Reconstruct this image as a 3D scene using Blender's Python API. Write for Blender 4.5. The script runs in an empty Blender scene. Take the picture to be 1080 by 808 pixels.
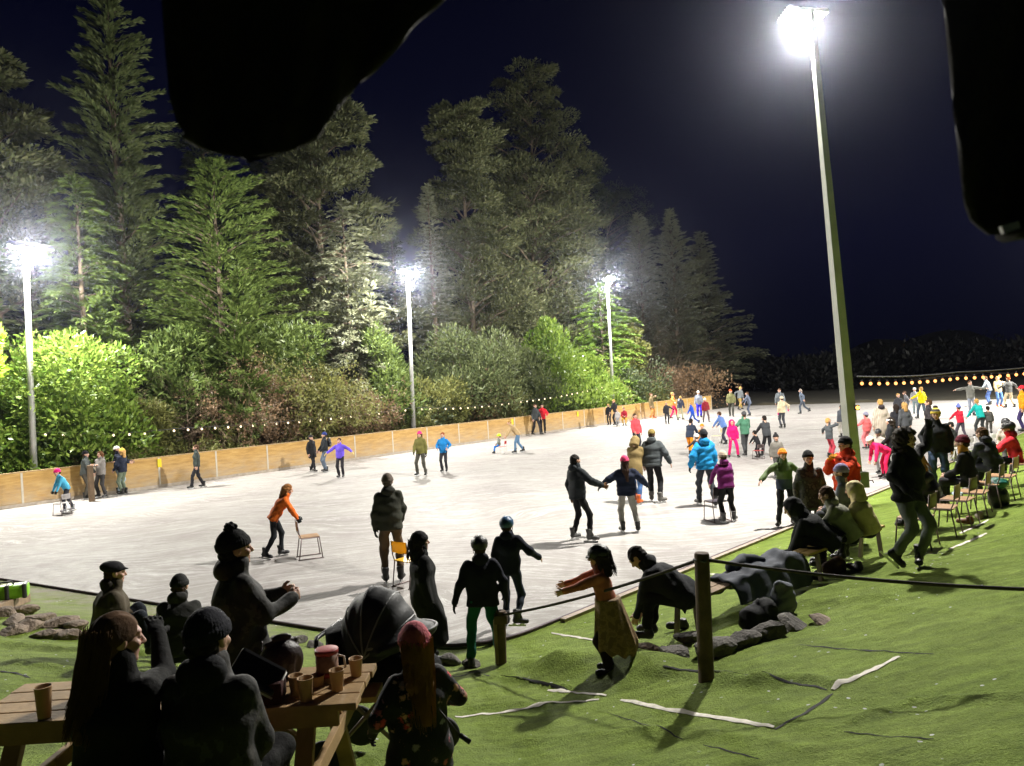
import bpy, bmesh, math, random
import numpy as np
from mathutils import Vector, Matrix
R = math.radians
random.seed(7); rng = np.random.default_rng(7)
SC = bpy.context.scene
COL = SC.collection

# ------------------------------------------------------------------ camera model (photo pixels 1080 x 808)
F, CH, ROLL = 800.0, 3.4, R(3.4)
CR, SR = math.cos(ROLL), math.sin(ROLL)
def ray(px, py):
    u, v = px-540.0, 404.0-py
    return ((u*CR+v*SR)/F, 1.0, (-u*SR+v*CR)/F)
def at(px, py, Y):
    r = ray(px, py); return Vector((r[0]*Y, Y, CH+r[2]*Y))
def proj(x, y, z):
    a, b = x/y*F, (z-CH)/y*F
    return 540+a*CR-b*SR, 404-(a*SR+b*CR)
def on_z(px, py, z=0.0):
    r = ray(px, py); return at(px, py, (z-CH)/r[2])

cam_d = bpy.data.cameras.new('camera'); cam = bpy.data.objects.new('camera', cam_d); COL.objects.link(cam)
cam_d.sensor_width = 36; cam_d.lens = F/1080*36; cam_d.clip_end = 2000; cam_d.clip_start = .05
cam.matrix_world = Matrix(((CR, SR, 0, 0), (0, 0, -1, 0), (-SR, CR, 0, CH), (0, 0, 0, 1)))
cam_d.dof.use_dof = True; cam_d.dof.focus_distance = 22; cam_d.dof.aperture_fstop = 9.5
SC.camera = cam

# ------------------------------------------------------------------ rink geometry and the terrain
CORNER = np.array((-.68, 9.6))
DR = np.array((.70, .714)); DR /= np.linalg.norm(DR)          # along the right-hand near edge
NR = np.array((DR[1], -DR[0]))                                # outward (towards the bank)
DL = np.array((-.86, .51)); DL /= np.linalg.norm(DL)          # along the left-hand near edge
NL = np.array((-DL[1], DL[0])); NL = NL if NL[1] < 0 else -NL
B0 = np.array((-18.3, 26.7)); B1 = np.array((17.5, 67.0)); DB = (B1-B0)/np.linalg.norm(B1-B0)
NB = np.array((-DB[1], DB[0]))                                # away from the ice

WR = []   # wrinkles of the turf: (polyline, width, height), filled below
def base_h(x, y):
    s = (x-CORNER[0])*NR[0]+(y-CORNER[1])*NR[1]
    t = (x-CORNER[0])*NL[0]+(y-CORNER[1])*NL[1]
    k = .35
    d = np.maximum(s, t); m = np.minimum(s, t); d2 = d+.25*np.maximum(0, .8-np.abs(s-t))**2/.8
    z = -.012+.035*np.clip(d/.4, 0, 1)+.21*np.maximum(0, d2-.5)**1.02
    z = np.where(d2 > 7.5, .02+.21*7.0**1.02+(d2-7.5)*.1, z)
    z = np.minimum(z, 1.75)
    b = .022*np.sin(1.7*x+.6*y+.5)*np.sin(1.3*y-.8*x)+.012*np.sin(4.1*x-1.2*y)*np.sin(3.3*y+.9*x+1)+.006*np.sin(9*x+3*y)*np.sin(8*y-4*x)
    z = z+b*np.clip((d-.6)/1.5, 0, 1)
    # far away everything settles to a low level
    return z, d
def seg_dist(x, y, P):
    best = np.full(np.shape(x), 9e9)
    for (ax, ay), (bx, by) in zip(P[:-1], P[1:]):
        dx, dy = bx-ax, by-ay; L = dx*dx+dy*dy+1e-9
        t = np.clip(((x-ax)*dx+(y-ay)*dy)/L, 0, 1)
        best = np.minimum(best, np.hypot(x-ax-t*dx, y-ay-t*dy))
    return best
def gh(x, y):
    z, d = base_h(x, y)
    for P, w, h in WR:
        dd = seg_dist(x, y, P); z = z+h*np.exp(-(dd/w)**2)
    return z+np.where(d > .5, .006*np.sin(23*x+5*y+3*np.sin(3*y))*np.sin(19*y-7*x)+.004*np.sin(41*x-13*y)*np.sin(37*y+11*x), 0)
def ground(px, py):
    """first point of the ground (ice z=0 included) on the ray through a photo pixel"""
    r = ray(px, py); Y = 1.5; prev = Y
    while Y < 120:
        x, z = r[0]*Y, CH+r[2]*Y
        _, d = base_h(np.float64(x), np.float64(Y))
        g = float(base_h(np.float64(x), np.float64(Y))[0]) if d > 0 else 0.0
        if z <= max(g, 0.0):
            lo, hi = prev, Y
            for _ in range(22):
                m = (lo+hi)/2; x, z = r[0]*m, CH+r[2]*m
                zz, d = base_h(np.float64(x), np.float64(m)); g = float(zz) if d > 0 else 0.0
                if z <= max(g, 0): hi = m
                else: lo = m
            return Vector((r[0]*hi, hi, max(float(base_h(np.float64(r[0]*hi), np.float64(hi))[0]), 0.0)))
        prev = Y; Y += .04 if Y < 20 else .2
    return on_z(px, py, 0)

# ------------------------------------------------------------------ object helpers
def thing(name, label, cat, loc=(0, 0, 0), rz=0.0, group=None):
    o = bpy.data.objects.new(name, None); COL.objects.link(o); o.empty_display_size = .1
    o.location = loc; o.rotation_euler = (0, 0, rz); o['label'] = label; o['category'] = cat
    if group: o['group'] = group
    return o
def tag(o, label, cat, group=None):
    o['label'] = label; o['category'] = cat
    if group: o['group'] = group
    return o
def struct(o, kind='structure'):
    o['kind'] = kind; return o
def link(name, me, mat=None, parent=None):
    o = bpy.data.objects.new(name, me); COL.objects.link(o)
    if mat is not None:
        if len(me.materials) == 0: me.materials.append(mat)
        elif me.materials[0] is not mat:
            o.material_slots[0].link = 'OBJECT'; o.material_slots[0].material = mat
    if parent is not None: o.parent = parent
    return o
def mesh_np(name, V, faces, smooth=True, fm=None):
    """faces: (n,3) or (n,4) array"""
    V = np.asarray(V, np.float32); faces = np.asarray(faces, np.int32)
    me = bpy.data.meshes.new(name); k = faces.shape[1]; n = len(faces)
    me.vertices.add(len(V)); me.vertices.foreach_set('co', V.ravel())
    me.loops.add(n*k); me.loops.foreach_set('vertex_index', faces.ravel())
    me.polygons.add(n); me.polygons.foreach_set('loop_start', np.arange(0, n*k, k, dtype=np.int32))
    if smooth: me.polygons.foreach_set('use_smooth', np.ones(n, bool))
    else: me.polygons.foreach_set('use_smooth', np.zeros(n, bool))
    if fm is not None: me.polygons.foreach_set('material_index', np.asarray(fm, np.int32))
    me.update(calc_edges=True); me.validate()
    return me

class MB:
    """collects boxes, tubes and lofts and links them as one mesh"""
    def __init__(s): s.bm = bmesh.new()
    def box(s, c, size, rot=None, bevel=0.0):
        r = bmesh.ops.create_cube(s.bm, size=1.0); vs = r['verts']
        M = Matrix.Translation(Vector(c)) @ (rot.to_4x4() if rot is not None else Matrix()) @ Matrix.Diagonal((*size, 1))
        bmesh.ops.transform(s.bm, matrix=M, verts=vs)
        if bevel:
            es = list({e for v in vs for e in v.link_edges})
            bmesh.ops.bevel(s.bm, geom=es, offset=bevel, segments=2, affect='EDGES', profile=.6)
        return s
    def bar(s, a, b, w, h, up=(0, 0, 1), bevel=0.0):
        a, b = Vector(a), Vector(b); d = b-a; L = d.length; x = d.normalized(); up = Vector(up)
        y = up.cross(x)
        if y.length < 1e-4: y = Vector((0, 1, 0)).cross(x)
        y.normalize(); z = x.cross(y)
        return s.box((a+b)/2, (L, w, h), Matrix((x, y, z)).transposed(), bevel)
    def loft(s, pts, rad, n=8, cap=True, flat=None):
        pts = [Vector(p) for p in pts]; rad = rad if isinstance(rad, (list, tuple)) else [rad]*len(pts)
        rings = []; T0 = (pts[1]-pts[0]).normalized()
        N = T0.orthogonal().normalized() if flat is None else (Vector(flat)-T0*Vector(flat).dot(T0)).normalized()
        for i, p in enumerate(pts):
            a = pts[max(0, i-1)]; b = pts[min(len(pts)-1, i+1)]
            T = (b-a).normalized(); N = (N-T*N.dot(T)).normalized(); B = T.cross(N)
            rings.append([s.bm.verts.new(p+(N*math.cos(2*math.pi*k/n)+B*math.sin(2*math.pi*k/n))*rad[i]) for k in range(n)])
        for r0, r1 in zip(rings[:-1], rings[1:]):
            for k in range(n): s.bm.faces.new((r0[k], r0[(k+1) % n], r1[(k+1) % n], r1[k])).smooth = n > 5
        if cap:
            s.bm.faces.new(rings[0][::-1]); s.bm.faces.new(rings[-1])
        return s
    def lathe(s, prof, c=(0, 0, 0), n=20, M=None):
        c = Vector(c); rings = []
        for r, z in prof:
            rings.append([s.bm.verts.new((M if M else Matrix()) @ Vector((r*math.cos(2*math.pi*k/n), r*math.sin(2*math.pi*k/n), z))+c) for k in range(n)])
        for r0, r1 in zip(rings[:-1], rings[1:]):
            for k in range(n): s.bm.faces.new((r0[k], r0[(k+1) % n], r1[(k+1) % n], r1[k])).smooth = True
        if prof[0][0] > 1e-4: s.bm.faces.new(rings[0][::-1])
        if prof[-1][0] > 1e-4: s.bm.faces.new(rings[-1])
        return s
    def mesh(s, name):
        me = bpy.data.meshes.new(name); bmesh.ops.recalc_face_normals(s.bm, faces=s.bm.faces)
        s.bm.to_mesh(me); s.bm.free(); return me
    def build(s, name, mat, parent=None): return link(name, s.mesh(name), mat, parent)

# ------------------------------------------------------------------ materials
def hx(h): 
    h = h.lstrip('#'); c = [int(h[i:i+2], 16)/255 for i in (0, 2, 4)]
    return tuple(((x+.055)/1.055)**2.4 if x > .04045 else x/12.92 for x in c)
MC = {}
def nodes(name):
    m = bpy.data.materials.new(name); m.use_nodes = True; nt = m.node_tree
    return m, nt, nt.nodes['Principled BSDF']
def N(nt, t, **kw):
    n = nt.nodes.new(t)
    for k, v in kw.items():
        if k in n.inputs: n.inputs[k].default_value = v
        else: setattr(n, k, v)
    return n
def ramp(nt, fac, stops):
    r = nt.nodes.new('ShaderNodeValToRGB'); e = r.color_ramp.elements
    while len(e) < len(stops): e.new(.5)
    for el, (p, c) in zip(e, stops): el.position = p; el.color = (*c, 1) if len(c) == 3 else c
    nt.links.new(fac, r.inputs[0]); return r.outputs[0]
def mixc(nt, fac, a, b, mode='MIX'):
    m = nt.nodes.new('ShaderNodeMix'); m.data_type = 'RGBA'; m.blend_type = mode
    for sock, v in ((m.inputs[0], fac), (m.inputs[6], a), (m.inputs[7], b)):
        if hasattr(v, 'is_output'): nt.links.new(v, sock)
        elif isinstance(v, (int, float)): sock.default_value = v
        else: sock.default_value = (*v, 1)
    return m.outputs[2]
def coords(nt, kind='Object', scale=(1, 1, 1)):
    tc = nt.nodes.new('ShaderNodeTexCoord'); mp = nt.nodes.new('ShaderNodeMapping'); mp.inputs['Scale'].default_value = scale
    nt.links.new(tc.outputs[kind], mp.inputs[0]); return mp.outputs[0]
def noise(nt, vec, scale, detail=4, rough=.55):
    n = N(nt, 'ShaderNodeTexNoise'); n.inputs['Scale'].default_value = scale; n.inputs['Detail'].default_value = detail; n.inputs['Roughness'].default_value = rough
    nt.links.new(vec, n.inputs['Vector']); return n.outputs['Fac']
def bump(nt, b, h, strength=.4, dist=.01):
    n = N(nt, 'ShaderNodeBump', Strength=strength, Distance=dist); nt.links.new(h, n.inputs['Height']); nt.links.new(n.outputs[0], b.inputs['Normal'])
def sc(c, k): return tuple(min(1, x*k) for x in c)
def plain(name, c, rough=.6, var=.2, nscale=6, bmp=.15, metal=0, bdist=.01, spec=.4):
    key = (name, c, rough, var, nscale, bmp, metal)
    if key in MC: return MC[key]
    m, nt, b = nodes(name); v = coords(nt); n = noise(nt, v, nscale)
    nt.links.new(ramp(nt, n, [(.25, sc(c, 1-var)), (.75, sc(c, 1+var))]), b.inputs['Base Color'])
    b.inputs['Roughness'].default_value = rough; b.inputs['Metallic'].default_value = metal; b.inputs['Specular IOR Level'].default_value = spec
    if bmp: bump(nt, b, noise(nt, v, nscale*6), bmp, bdist)
    MC[key] = m; return m
def cloth(hexc, rough=.85, kind='cloth'):
    key = (kind, hexc)
    if key in MC: return MC[key]
    c = hx(hexc); c = tuple(max(x, .006) for x in c)
    m, nt, b = nodes(kind+'_'+hexc); v = coords(nt)
    big = noise(nt, v, 5, 3); col = ramp(nt, big, [(.3, sc(c, .78)), (.7, sc(c, 1.15))])
    nt.links.new(col, b.inputs['Base Color']); b.inputs['Roughness'].default_value = rough; b.inputs['Specular IOR Level'].default_value = .25
    if kind == 'shiny': b.inputs['Roughness'].default_value = .42; b.inputs['Specular IOR Level'].default_value = .5
    h = noise(nt, v, 22, 5, .6); bump(nt, b, h, .55, .02)
    MC[key] = m; return m
SKIN, snt, sb = nodes('skin')
_v = coords(snt); snt.links.new(ramp(snt, noise(snt, _v, 14), [(.3, (.48, .27, .19)), (.7, (.60, .37, .28))]), sb.inputs['Base Color']); sb.inputs['Roughness'].default_value = .55
EYE = plain('eye_dark', (.02, .015, .012), .25, 0, bmp=0); LIP = plain('lip', (.36, .14, .12), .5, .1, bmp=0)

# ------------------------------------------------------------------ SDF mesher (surface nets)
BIG = .25
class SDF:
    def __init__(s, lo, hi, h, k=.03):
        lo = np.array(lo, float); hi = np.array(hi, float); s.h = h; s.k = k; s.lo = lo
        n = np.maximum(4, np.ceil((hi-lo)/h).astype(int)+1); s.n = n
        s.ax = [lo[i]+h*np.arange(n[i]) for i in range(3)]
        s.D = np.full(n, BIG, np.float32)
    def sub(s, lo, hi):
        sl = []
        for i in range(3):
            a = int(np.clip(math.floor((lo[i]-s.lo[i])/s.h), 0, s.n[i]-1)); b = int(np.clip(math.ceil((hi[i]-s.lo[i])/s.h)+1, a+1, s.n[i])); sl.append(slice(a, b))
        g = (s.ax[0][sl[0]][:, None, None], s.ax[1][sl[1]][None, :, None], s.ax[2][sl[2]][None, None, :])
        return tuple(sl), g
    def _add(s, sl, d, k, op):
        k = s.k if k is None else k; A = s.D[sl]
        if op == 'sub': A = -A
        if k > 1e-6:
            hh = np.clip(.5+.5*(A-d)/k, 0, 1); res = A*(1-hh)+d*hh-k*hh*(1-hh)
        else: res = np.minimum(A, d)
        s.D[sl] = -res if op == 'sub' else res
    def cone(s, a, b, r0, r1, side=None, wide=1.0, k=None, op='add', puff=None):
        a = np.array(a, float); b = np.array(b, float); m = max(r0, r1)*max(1, wide)+.1
        sl, (x, y, z) = s.sub(np.minimum(a, b)-m, np.maximum(a, b)+m)
        dx, dy, dz = x-a[0], y-a[1], z-a[2]; ab = b-a; L2 = float(ab@ab)+1e-12
        t = np.clip((dx*ab[0]+dy*ab[1]+dz*ab[2])/L2, 0, 1)
        qx, qy, qz = dx-t*ab[0], dy-t*ab[1], dz-t*ab[2]
        if side is not None and wide != 1:
            sd = np.array(side, float); sd /= np.linalg.norm(sd); c = (qx*sd[0]+qy*sd[1]+qz*sd[2])*(1-1/wide)
            qx, qy, qz = qx-c*sd[0], qy-c*sd[1], qz-c*sd[2]
        r = r0+(r1-r0)*t
        if puff is not None:
            sp, am = puff; r = r+am*(np.abs(np.sin(math.pi*t*math.sqrt(L2)/sp))**.6-.6)
        s._add(sl, (np.sqrt(qx*qx+qy*qy+qz*qz)-r).astype(np.float32), k, op); return s
    def ell(s, c, rad, rot=None, k=None, op='add'):
        c = np.array(c, float); rad = np.array(rad, float); m = rad.max()+.1
        sl, (x, y, z) = s.sub(c-m, c+m); x, y, z = x-c[0], y-c[1], z-c[2]
        if rot is not None:
            Rm = np.array(rot)[:3, :3].T; x, y, z = [Rm[i, 0]*x+Rm[i, 1]*y+Rm[i, 2]*z for i in range(3)]
        k0 = np.sqrt((x/rad[0])**2+(y/rad[1])**2+(z/rad[2])**2); k1 = np.sqrt((x/rad[0]**2)**2+(y/rad[1]**2)**2+(z/rad[2]**2)**2)+1e-6
        s._add(sl, np.clip(k0*(k0-1)/k1, -BIG, BIG).astype(np.float32), k, op); return s
    def box(s, c, half, r=.01, k=0, op='add'):
        c = np.array(c, float); half = np.array(half, float); m = half.max()+.1
        sl, (x, y, z) = s.sub(c-half-.1, c+half+.1)
        qx, qy, qz = np.abs(x-c[0])-half[0]+r, np.abs(y-c[1])-half[1]+r, np.abs(z-c[2])-half[2]+r
        d = np.sqrt(np.maximum(qx, 0)**2+np.maximum(qy, 0)**2+np.maximum(qz, 0)**2)+np.minimum(np.maximum(qx, np.maximum(qy, qz)), 0)-r
        s._add(sl, d.astype(np.float32), k, op); return s
    def cut(s, p, n):
        n = np.array(n, float); n /= np.linalg.norm(n); x, y, z = s.ax[0][:, None, None], s.ax[1][None, :, None], s.ax[2][None, None, :]
        s.D = np.maximum(s.D, ((x-p[0])*n[0]+(y-p[1])*n[1]+(z-p[2])*n[2]).astype(np.float32)); return s
    def union(s, o, k=.02):
        A, d = s.D, o.D; hh = np.clip(.5+.5*(A-d)/k, 0, 1); s.D = A*(1-hh)+d*hh-k*hh*(1-hh); return s
    def ripple(s, amp, f=26, seed=0):
        x, y, z = s.ax[0][:, None, None], s.ax[1][None, :, None], s.ax[2][None, None, :]
        q = np.random.default_rng(seed); w = 0
        for i in range(4):
            d = q.normal(size=3); d /= np.linalg.norm(d); d[2] *= 1.5; ff = f*q.uniform(.5, 1.6)
            w = w+np.sin(ff*(d[0]*x+d[1]*y+d[2]*z)+q.uniform(0, 6)+1.2*np.sin(ff*.4*(d[1]*x-d[0]*z+d[2]*y)))/2
        s.D = s.D+(amp*w).astype(np.float32); return s
    def surf(s):
        D = s.D.copy()
        for i in range(3):
            sl0 = [slice(None)]*3; sl0[i] = 0; D[tuple(sl0)] = np.maximum(D[tuple(sl0)], s.h*.5)
            sl0[i] = -1; D[tuple(sl0)] = np.maximum(D[tuple(sl0)], s.h*.5)
        ins = D < 0; I = ins.astype(np.int8)
        off = [(0, 0, 0), (1, 0, 0), (0, 1, 0), (1, 1, 0), (0, 0, 1), (1, 0, 1), (0, 1, 1), (1, 1, 1)]
        n = np.array(D.shape)-1
        cnt = sum(I[o[0]:o[0]+n[0], o[1]:o[1]+n[1], o[2]:o[2]+n[2]] for o in off)
        act = (cnt > 0) & (cnt < 8); ci = np.argwhere(act)
        if len(ci) == 0: return np.zeros((0, 3)), np.zeros((0, 4), int)
        idx = np.full(act.shape, -1, np.int64); idx[act] = np.arange(len(ci))
        val = np.stack([D[ci[:, 0]+o[0], ci[:, 1]+o[1], ci[:, 2]+o[2]] for o in off], 1)
        acc = np.zeros((len(ci), 3)); c = np.zeros(len(ci)); O = np.array(off, float)
        for a in range(8):
            for b in range(a+1, 8):
                if np.abs(O[a]-O[b]).sum() != 1: continue
                m = (val[:, a] < 0) != (val[:, b] < 0)
                t = np.where(m, val[:, a]/(val[:, a]-val[:, b]+1e-20), 0)
                acc += np.where(m[:, None], O[a]+t[:, None]*(O[b]-O[a]), 0); c += m
        V = s.lo+s.h*(ci+acc/c[:, None])
        Fs = []
        for axis in range(3):
            o = [i for i in range(3) if i != axis]
            sl_a = [slice(None)]*3; sl_b = [slice(None)]*3
            sl_a[axis] = slice(0, -1); sl_b[axis] = slice(1, None)
            for j in o: sl_a[j] = slice(1, -1); sl_b[j] = slice(1, -1)
            A, B = ins[tuple(sl_a)], ins[tuple(sl_b)]; e = np.argwhere(A != B)
            if len(e) == 0: continue
            flip = A[tuple(e.T)]
            base = e.copy(); 
            for j in o: base[:, j] += 1
            q = []
            for (p, r) in ((-1, -1), (0, -1), (0, 0), (-1, 0)):
                cc = base.copy(); cc[:, o[0]] += p; cc[:, o[1]] += r; q.append(idx[tuple(cc.T)])
            q = np.stack(q, 1)
            fl = flip if axis != 1 else ~flip
            q = np.where(fl[:, None], q, q[:, ::-1]); Fs.append(q)
        return V, np.concatenate(Fs)
    def mesh(s, name):
        V, Fq = s.surf(); return mesh_np(name, V, Fq)
def xform(V, M):
    M = np.array(M); return V @ M[:3, :3].T+M[:3, 3]
# ------------------------------------------------------------------ people: shared head, hand, boot and hat shapes
LIB = {}
def lib(name, h, fn):
    k = (name, h)
    if k not in LIB: LIB[k] = fn(h)
    return LIB[k]
def head_arr(h):
    s = SDF((-.11, -.13, -.19), (.11, .14, .14), h, .02)
    s.ell((0, -.012, .028), (.076, .096, .09)); s.ell((0, .028, -.045), (.057, .062, .068), k=.03)
    s.cone((0, -.025, -.05), (0, -.035, -.18), .052, .056, k=.02)
    s.ell((0, .074, .035), (.05, .02, .014), k=.02)                      # brow
    for q in (-1, 1):
        s.ell((q*.031, .094, .012), (.018, .014, .012), op='sub', k=.012)   # socket
        s.ell((q*.036, .066, -.02), (.026, .022, .02), k=.02)             # cheekbone
        s.ell((q*.08, -.01, .0), (.011, .026, .034), k=.006)              # ear
        s.ell((q*.031, .079, .011), (.0135, .0135, .0135), k=0)           # eyeball
    s.cone((0, .086, .022), (0, .11, -.018), .009, .013, k=.012)
    s.ell((0, .098, -.024), (.019, .013, .009), k=.01)
    s.ell((0, .083, -.056), (.024, .012, .006), k=.004); s.ell((0, .081, -.066), (.02, .012, .007), k=.004)
    s.ell((0, .071, -.094), (.024, .02, .018), k=.02)
    V, Fq = s.surf(); c = V[Fq].mean(1)
    m = np.zeros(len(Fq), int)
    e = (np.abs(np.abs(c[:, 0])-.031) < .0115) & (np.abs(c[:, 2]-.011) < .007) & (c[:, 1] > .086); m[e] = 1
    l = (np.abs(c[:, 0]) < .022) & (np.abs(c[:, 2]+.061) < .011) & (c[:, 1] > .082); m[l] = 2
    return V, Fq, m
def hand_arr(h, grip=False):
    """right-hand frame: hangs along -Z from the wrist, palm faces -X, thumb towards +Y"""
    s = SDF((-.11, -.06, -.22), (.05, .10, .03), h, .008)
    s.cone((0, .004, .02), (0, 0, -.03), .024, .026, (0, 1, 0), 1.2, k=.012)
    s.cone((0, .0, -.03), (-.004, 0, -.085), .0165, .0145, (0, 1, 0), 2.5, k=.015)
    bend = 62 if grip else 20
    for y, L, e in ((.031, .068, 3), (.0105, .078, 0), (-.0105, .072, -2), (-.031, .056, -6)):
        p = np.array((-.004, y, -.09)); ang = R(bend*.6)
        for q, (fr, r0, r1) in enumerate(((.45, .0095, .0088), (.31, .0088, .008), (.24, .008, .0068))):
            d = np.array((-math.sin(ang), math.sin(R(e)), -math.cos(ang))); d /= np.linalg.norm(d); n = p+d*L*fr
            s.cone(p, n, r0, r1, k=.004 if q else .008); p = n; ang += R(bend)
    p = np.array((-.004, .026, -.03)); 
    for d, L, r0, r1 in (((-.25, .72, -.62), .038, .0135, .0115), ((-.45, .35, -.82), .03, .0112, .0098), ((-.6, .1, -.8), .024, .0098, .0078)):
        d = np.array(d); d /= np.linalg.norm(d); n = p+d*L; s.cone(p, n, r0, r1, k=.01); p = n
    V, Fq = s.surf(); return V, Fq
def boot_arr(h, low=False):
    s = SDF((-.075, -.13, -.01), (.075, .2, .26), h, .03)
    s.cone((0, -.03, .05), (0, .155, .035), .046, .04, (1, 0, 0), 1.02); s.ell((0, .135, .035), (.046, .05, .04))
    if low: s.cone((0, -.015, .05), (0, -.01, .12), .046, .046)
    else:
        s.cone((0, -.02, .06), (0, -.015, .2), .05, .056); s.cone((0, -.035, .2), (0, -.035, .22), .05, .05)
        s.cone((0, .06, .1), (0, .02, .18), .02, .02)
    s.cut((0, 0, .004), (0, 0, -1)); s.cut((0, 0, .225 if not low else .13), (0, 0, 1))
    return s.surf()
def blade_mesh():
    b = MB(); b.box((0, .01, -.032), (.006, .30, .03), bevel=.002); b.box((0, -.05, -.01), (.03, .05, .03), bevel=.006); b.box((0, .09, -.01), (.028, .07, .03), bevel=.006)
    return b.mesh('blade')
def hat_arr(kind, h):
    s = SDF((-.19, -.24, -.24), (.19, .24, .2), h, .02)
    if kind == 'beanie':
        s.ell((0, -.02, .045), (.091, .113, .108)); s.cut((0, 0, .022), (0, .18, -1))
        c = SDF((-.19, -.24, -.24), (.19, .24, .2), h, .01); c.ell((0, -.018, .04), (.1, .122, .105))
        c.cut((0, 0, .018), (0, .18, -1)); c.cut((0, 0, .072), (0, -.18, 1)); s.union(c, .008)
        x, z = s.ax[0][:, None, None], s.ax[2][None, None, :]; y = s.ax[1][None, :, None]
        s.D = s.D+(.0016*np.cos(34*np.arctan2(y+.02, x))).astype(np.float32)
    elif kind == 'pom_beanie':
        return hat_arr('beanie', h)
    elif kind == 'pom':
        s.ell((0, -.03, .175-.02), (.042, .042, .04)); s.ripple(.008, 150, 3)
    elif kind == 'helmet':
        s.ell((0, -.02, .045), (.108, .132, .112)); s.cut((0, 0, .0), (0, .12, -1))
        for q in (-1, 1): s.ell((q*.07, .0, .135), (.02, .07, .03), op='sub', k=.012); s.cone((q*.088, -.01, .0), (q*.07, .03, -.085), .007, .006, k=.004)
        s.ell((0, -.01, .165), (.014, .08, .025), op='sub', k=.012)
        s.cone((-.07, .09, .018), (.07, .09, .018), .012, .012, k=.02); s.cone((0, .125, .014), (0, .128, .012), .016, .012, (1, 0, 0), 3.2, k=.02)
    elif kind == 'cap':
        s.ell((0, -.018, .042), (.094, .115, .107)); s.cut((0, 0, .03), (0, .1, -1))
        s.cone((0, .085, .045), (0, .165, .03), .008, .006, (1, 0, 0), 8, k=.01)
    elif kind == 'hood':
        s.ell((0, -.03, .02), (.115, .135, .128)); s.cone((0, -.05, -.02), (0, -.06, -.15), .1, .115, (1, 0, 0), 1.15, k=.06)
        s.ell((0, .13, -.0), (.082, .115, .105), op='sub', k=.02); s.cut((0, 0, -.19), (0, 0, -1)); s.ripple(.005, 40, 5)
    elif kind == 'fur':
        s.ell((0, -.03, .02), (.125, .14, .135)); s.cone((0, -.05, -.02), (0, -.06, -.15), .1, .115, (1, 0, 0), 1.15, k=.06)
        s.ell((0, .13, -.0), (.085, .12, .11), op='sub', k=.02); s.cut((0, 0, -.19), (0, 0, -1)); s.ripple(.012, 70, 5)
    elif kind == 'beret':
        s.ell((0, -.045, .075), (.112, .125, .068)); s.ell((0, -.015, .045), (.085, .106, .06), k=.02); s.cone((0, .09, .055), (0, .125, .045), .01, .008, (1, 0, 0), 5, k=.02)
        s.cut((0, 0, .03), (0, .1, -1))
    elif kind in ('short', 'under'):
        s.ell((0, -.022, .034), (.086, .104, .098) if kind == 'short' else (.081, .099, .09)); s.ell((0, -.06, -.02), (.072, .06, .075), k=.03)
        s.ell((0, .115, -.03), (.075, .075, .095), op='sub', k=.015); s.cut((0, -.05, -.09), (0, -.3, -1)); s.ripple(.005, 90, 8)
        for q in (-1, 1): s.ell((q*.09, .012, -.01), (.03, .02, .035), op='sub', k=.006)
    elif kind == 'long':
        s.ell((0, -.022, .034), (.088, .106, .099)); s.cone((0, -.07, 0), (0, -.105, -.19), .075, .05, (1, 0, 0), 1.35, k=.04)
        for q in (-1, 1): s.cone((q*.07, -.01, .02), (q*.085, -.02, -.13), .03, .022, k=.03)
        s.ell((0, .12, -.03), (.07, .075, .1), op='sub', k=.015); s.ripple(.006, 60, 9)
    elif kind == 'vlong':
        s = SDF((-.19, -.3, -.5), (.19, .2, .2), h, .02)
        s.ell((0, -.022, .034), (.088, .106, .099)); s.cone((0, -.06, 0), (-.01, -.115, -.2), .07, .052, (1, 0, 0), 1.25, k=.04); s.cone((-.01, -.115, -.2), (.01, -.15, -.42), .05, .018, (1, 0, 0), 1.5, k=.04)
        s.ell((0, .12, -.03), (.07, .075, .1), op='sub', k=.015)
        x, z = s.ax[0][:, None, None], s.ax[2][None, None, :]; y = s.ax[1][None, :, None]
        s.D = s.D+(.0035*np.sin(120*x+6*np.sin(9*z)+20*y)).astype(np.float32)
    elif kind == 'band':
        s.ell((0, -.02, .04), (.094, .116, .105)); s.cut((0, 0, .015), (0, .1, -1)); s.cut((0, 0, .07), (0, -.1, 1))
    return s.surf()

def nrm(v): v = np.array(v, float); return v/(np.linalg.norm(v)+1e-9)
def ik(a, b, l1, l2, hint):
    a, b = np.array(a, float), np.array(b, float); d = b-a; L = np.linalg.norm(d)
    if L > (l1+l2)*.998: b = a+d/L*(l1+l2)*.998; d = b-a; L = np.linalg.norm(d)
    if L < abs(l1-l2)+.02: L = abs(l1-l2)+.02; d = nrm(d)*L; b = a+d
    c = (l1*l1-l2*l2+L*L)/(2*L); hgt = math.sqrt(max(0, l1*l1-c*c)); u = d/L
    hv = np.array(hint, float); hv = hv-u*(hv@u); hv = nrm(hv)
    return a+u*c+hv*hgt, b
def basis(x, y, z): 
    M = np.eye(4); M[:3, 0] = x; M[:3, 1] = y; M[:3, 2] = z; return M
ARM = {'down': (.16, .02, -.97), 'pocket': (.16, .28, -.66), 'out': (.78, .12, -.55), 'wide': (.96, .05, -.15), 'fwd': (.02, .78, -.5), 'low': (.05, .45, -.85), 'chest': (-.25, .5, -.28), 'cross': (-.42, .42, -.32), 'face': (-.1, .5, .22), 'up': (.35, .25, .85), 'lap': (-.12, .55, -.62), 'knee': (-.15, .72, -.55), 'back': (.3, -.45, -.8), 'reach': (.1, .95, -.1)}
NPEOPLE = [0]
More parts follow.
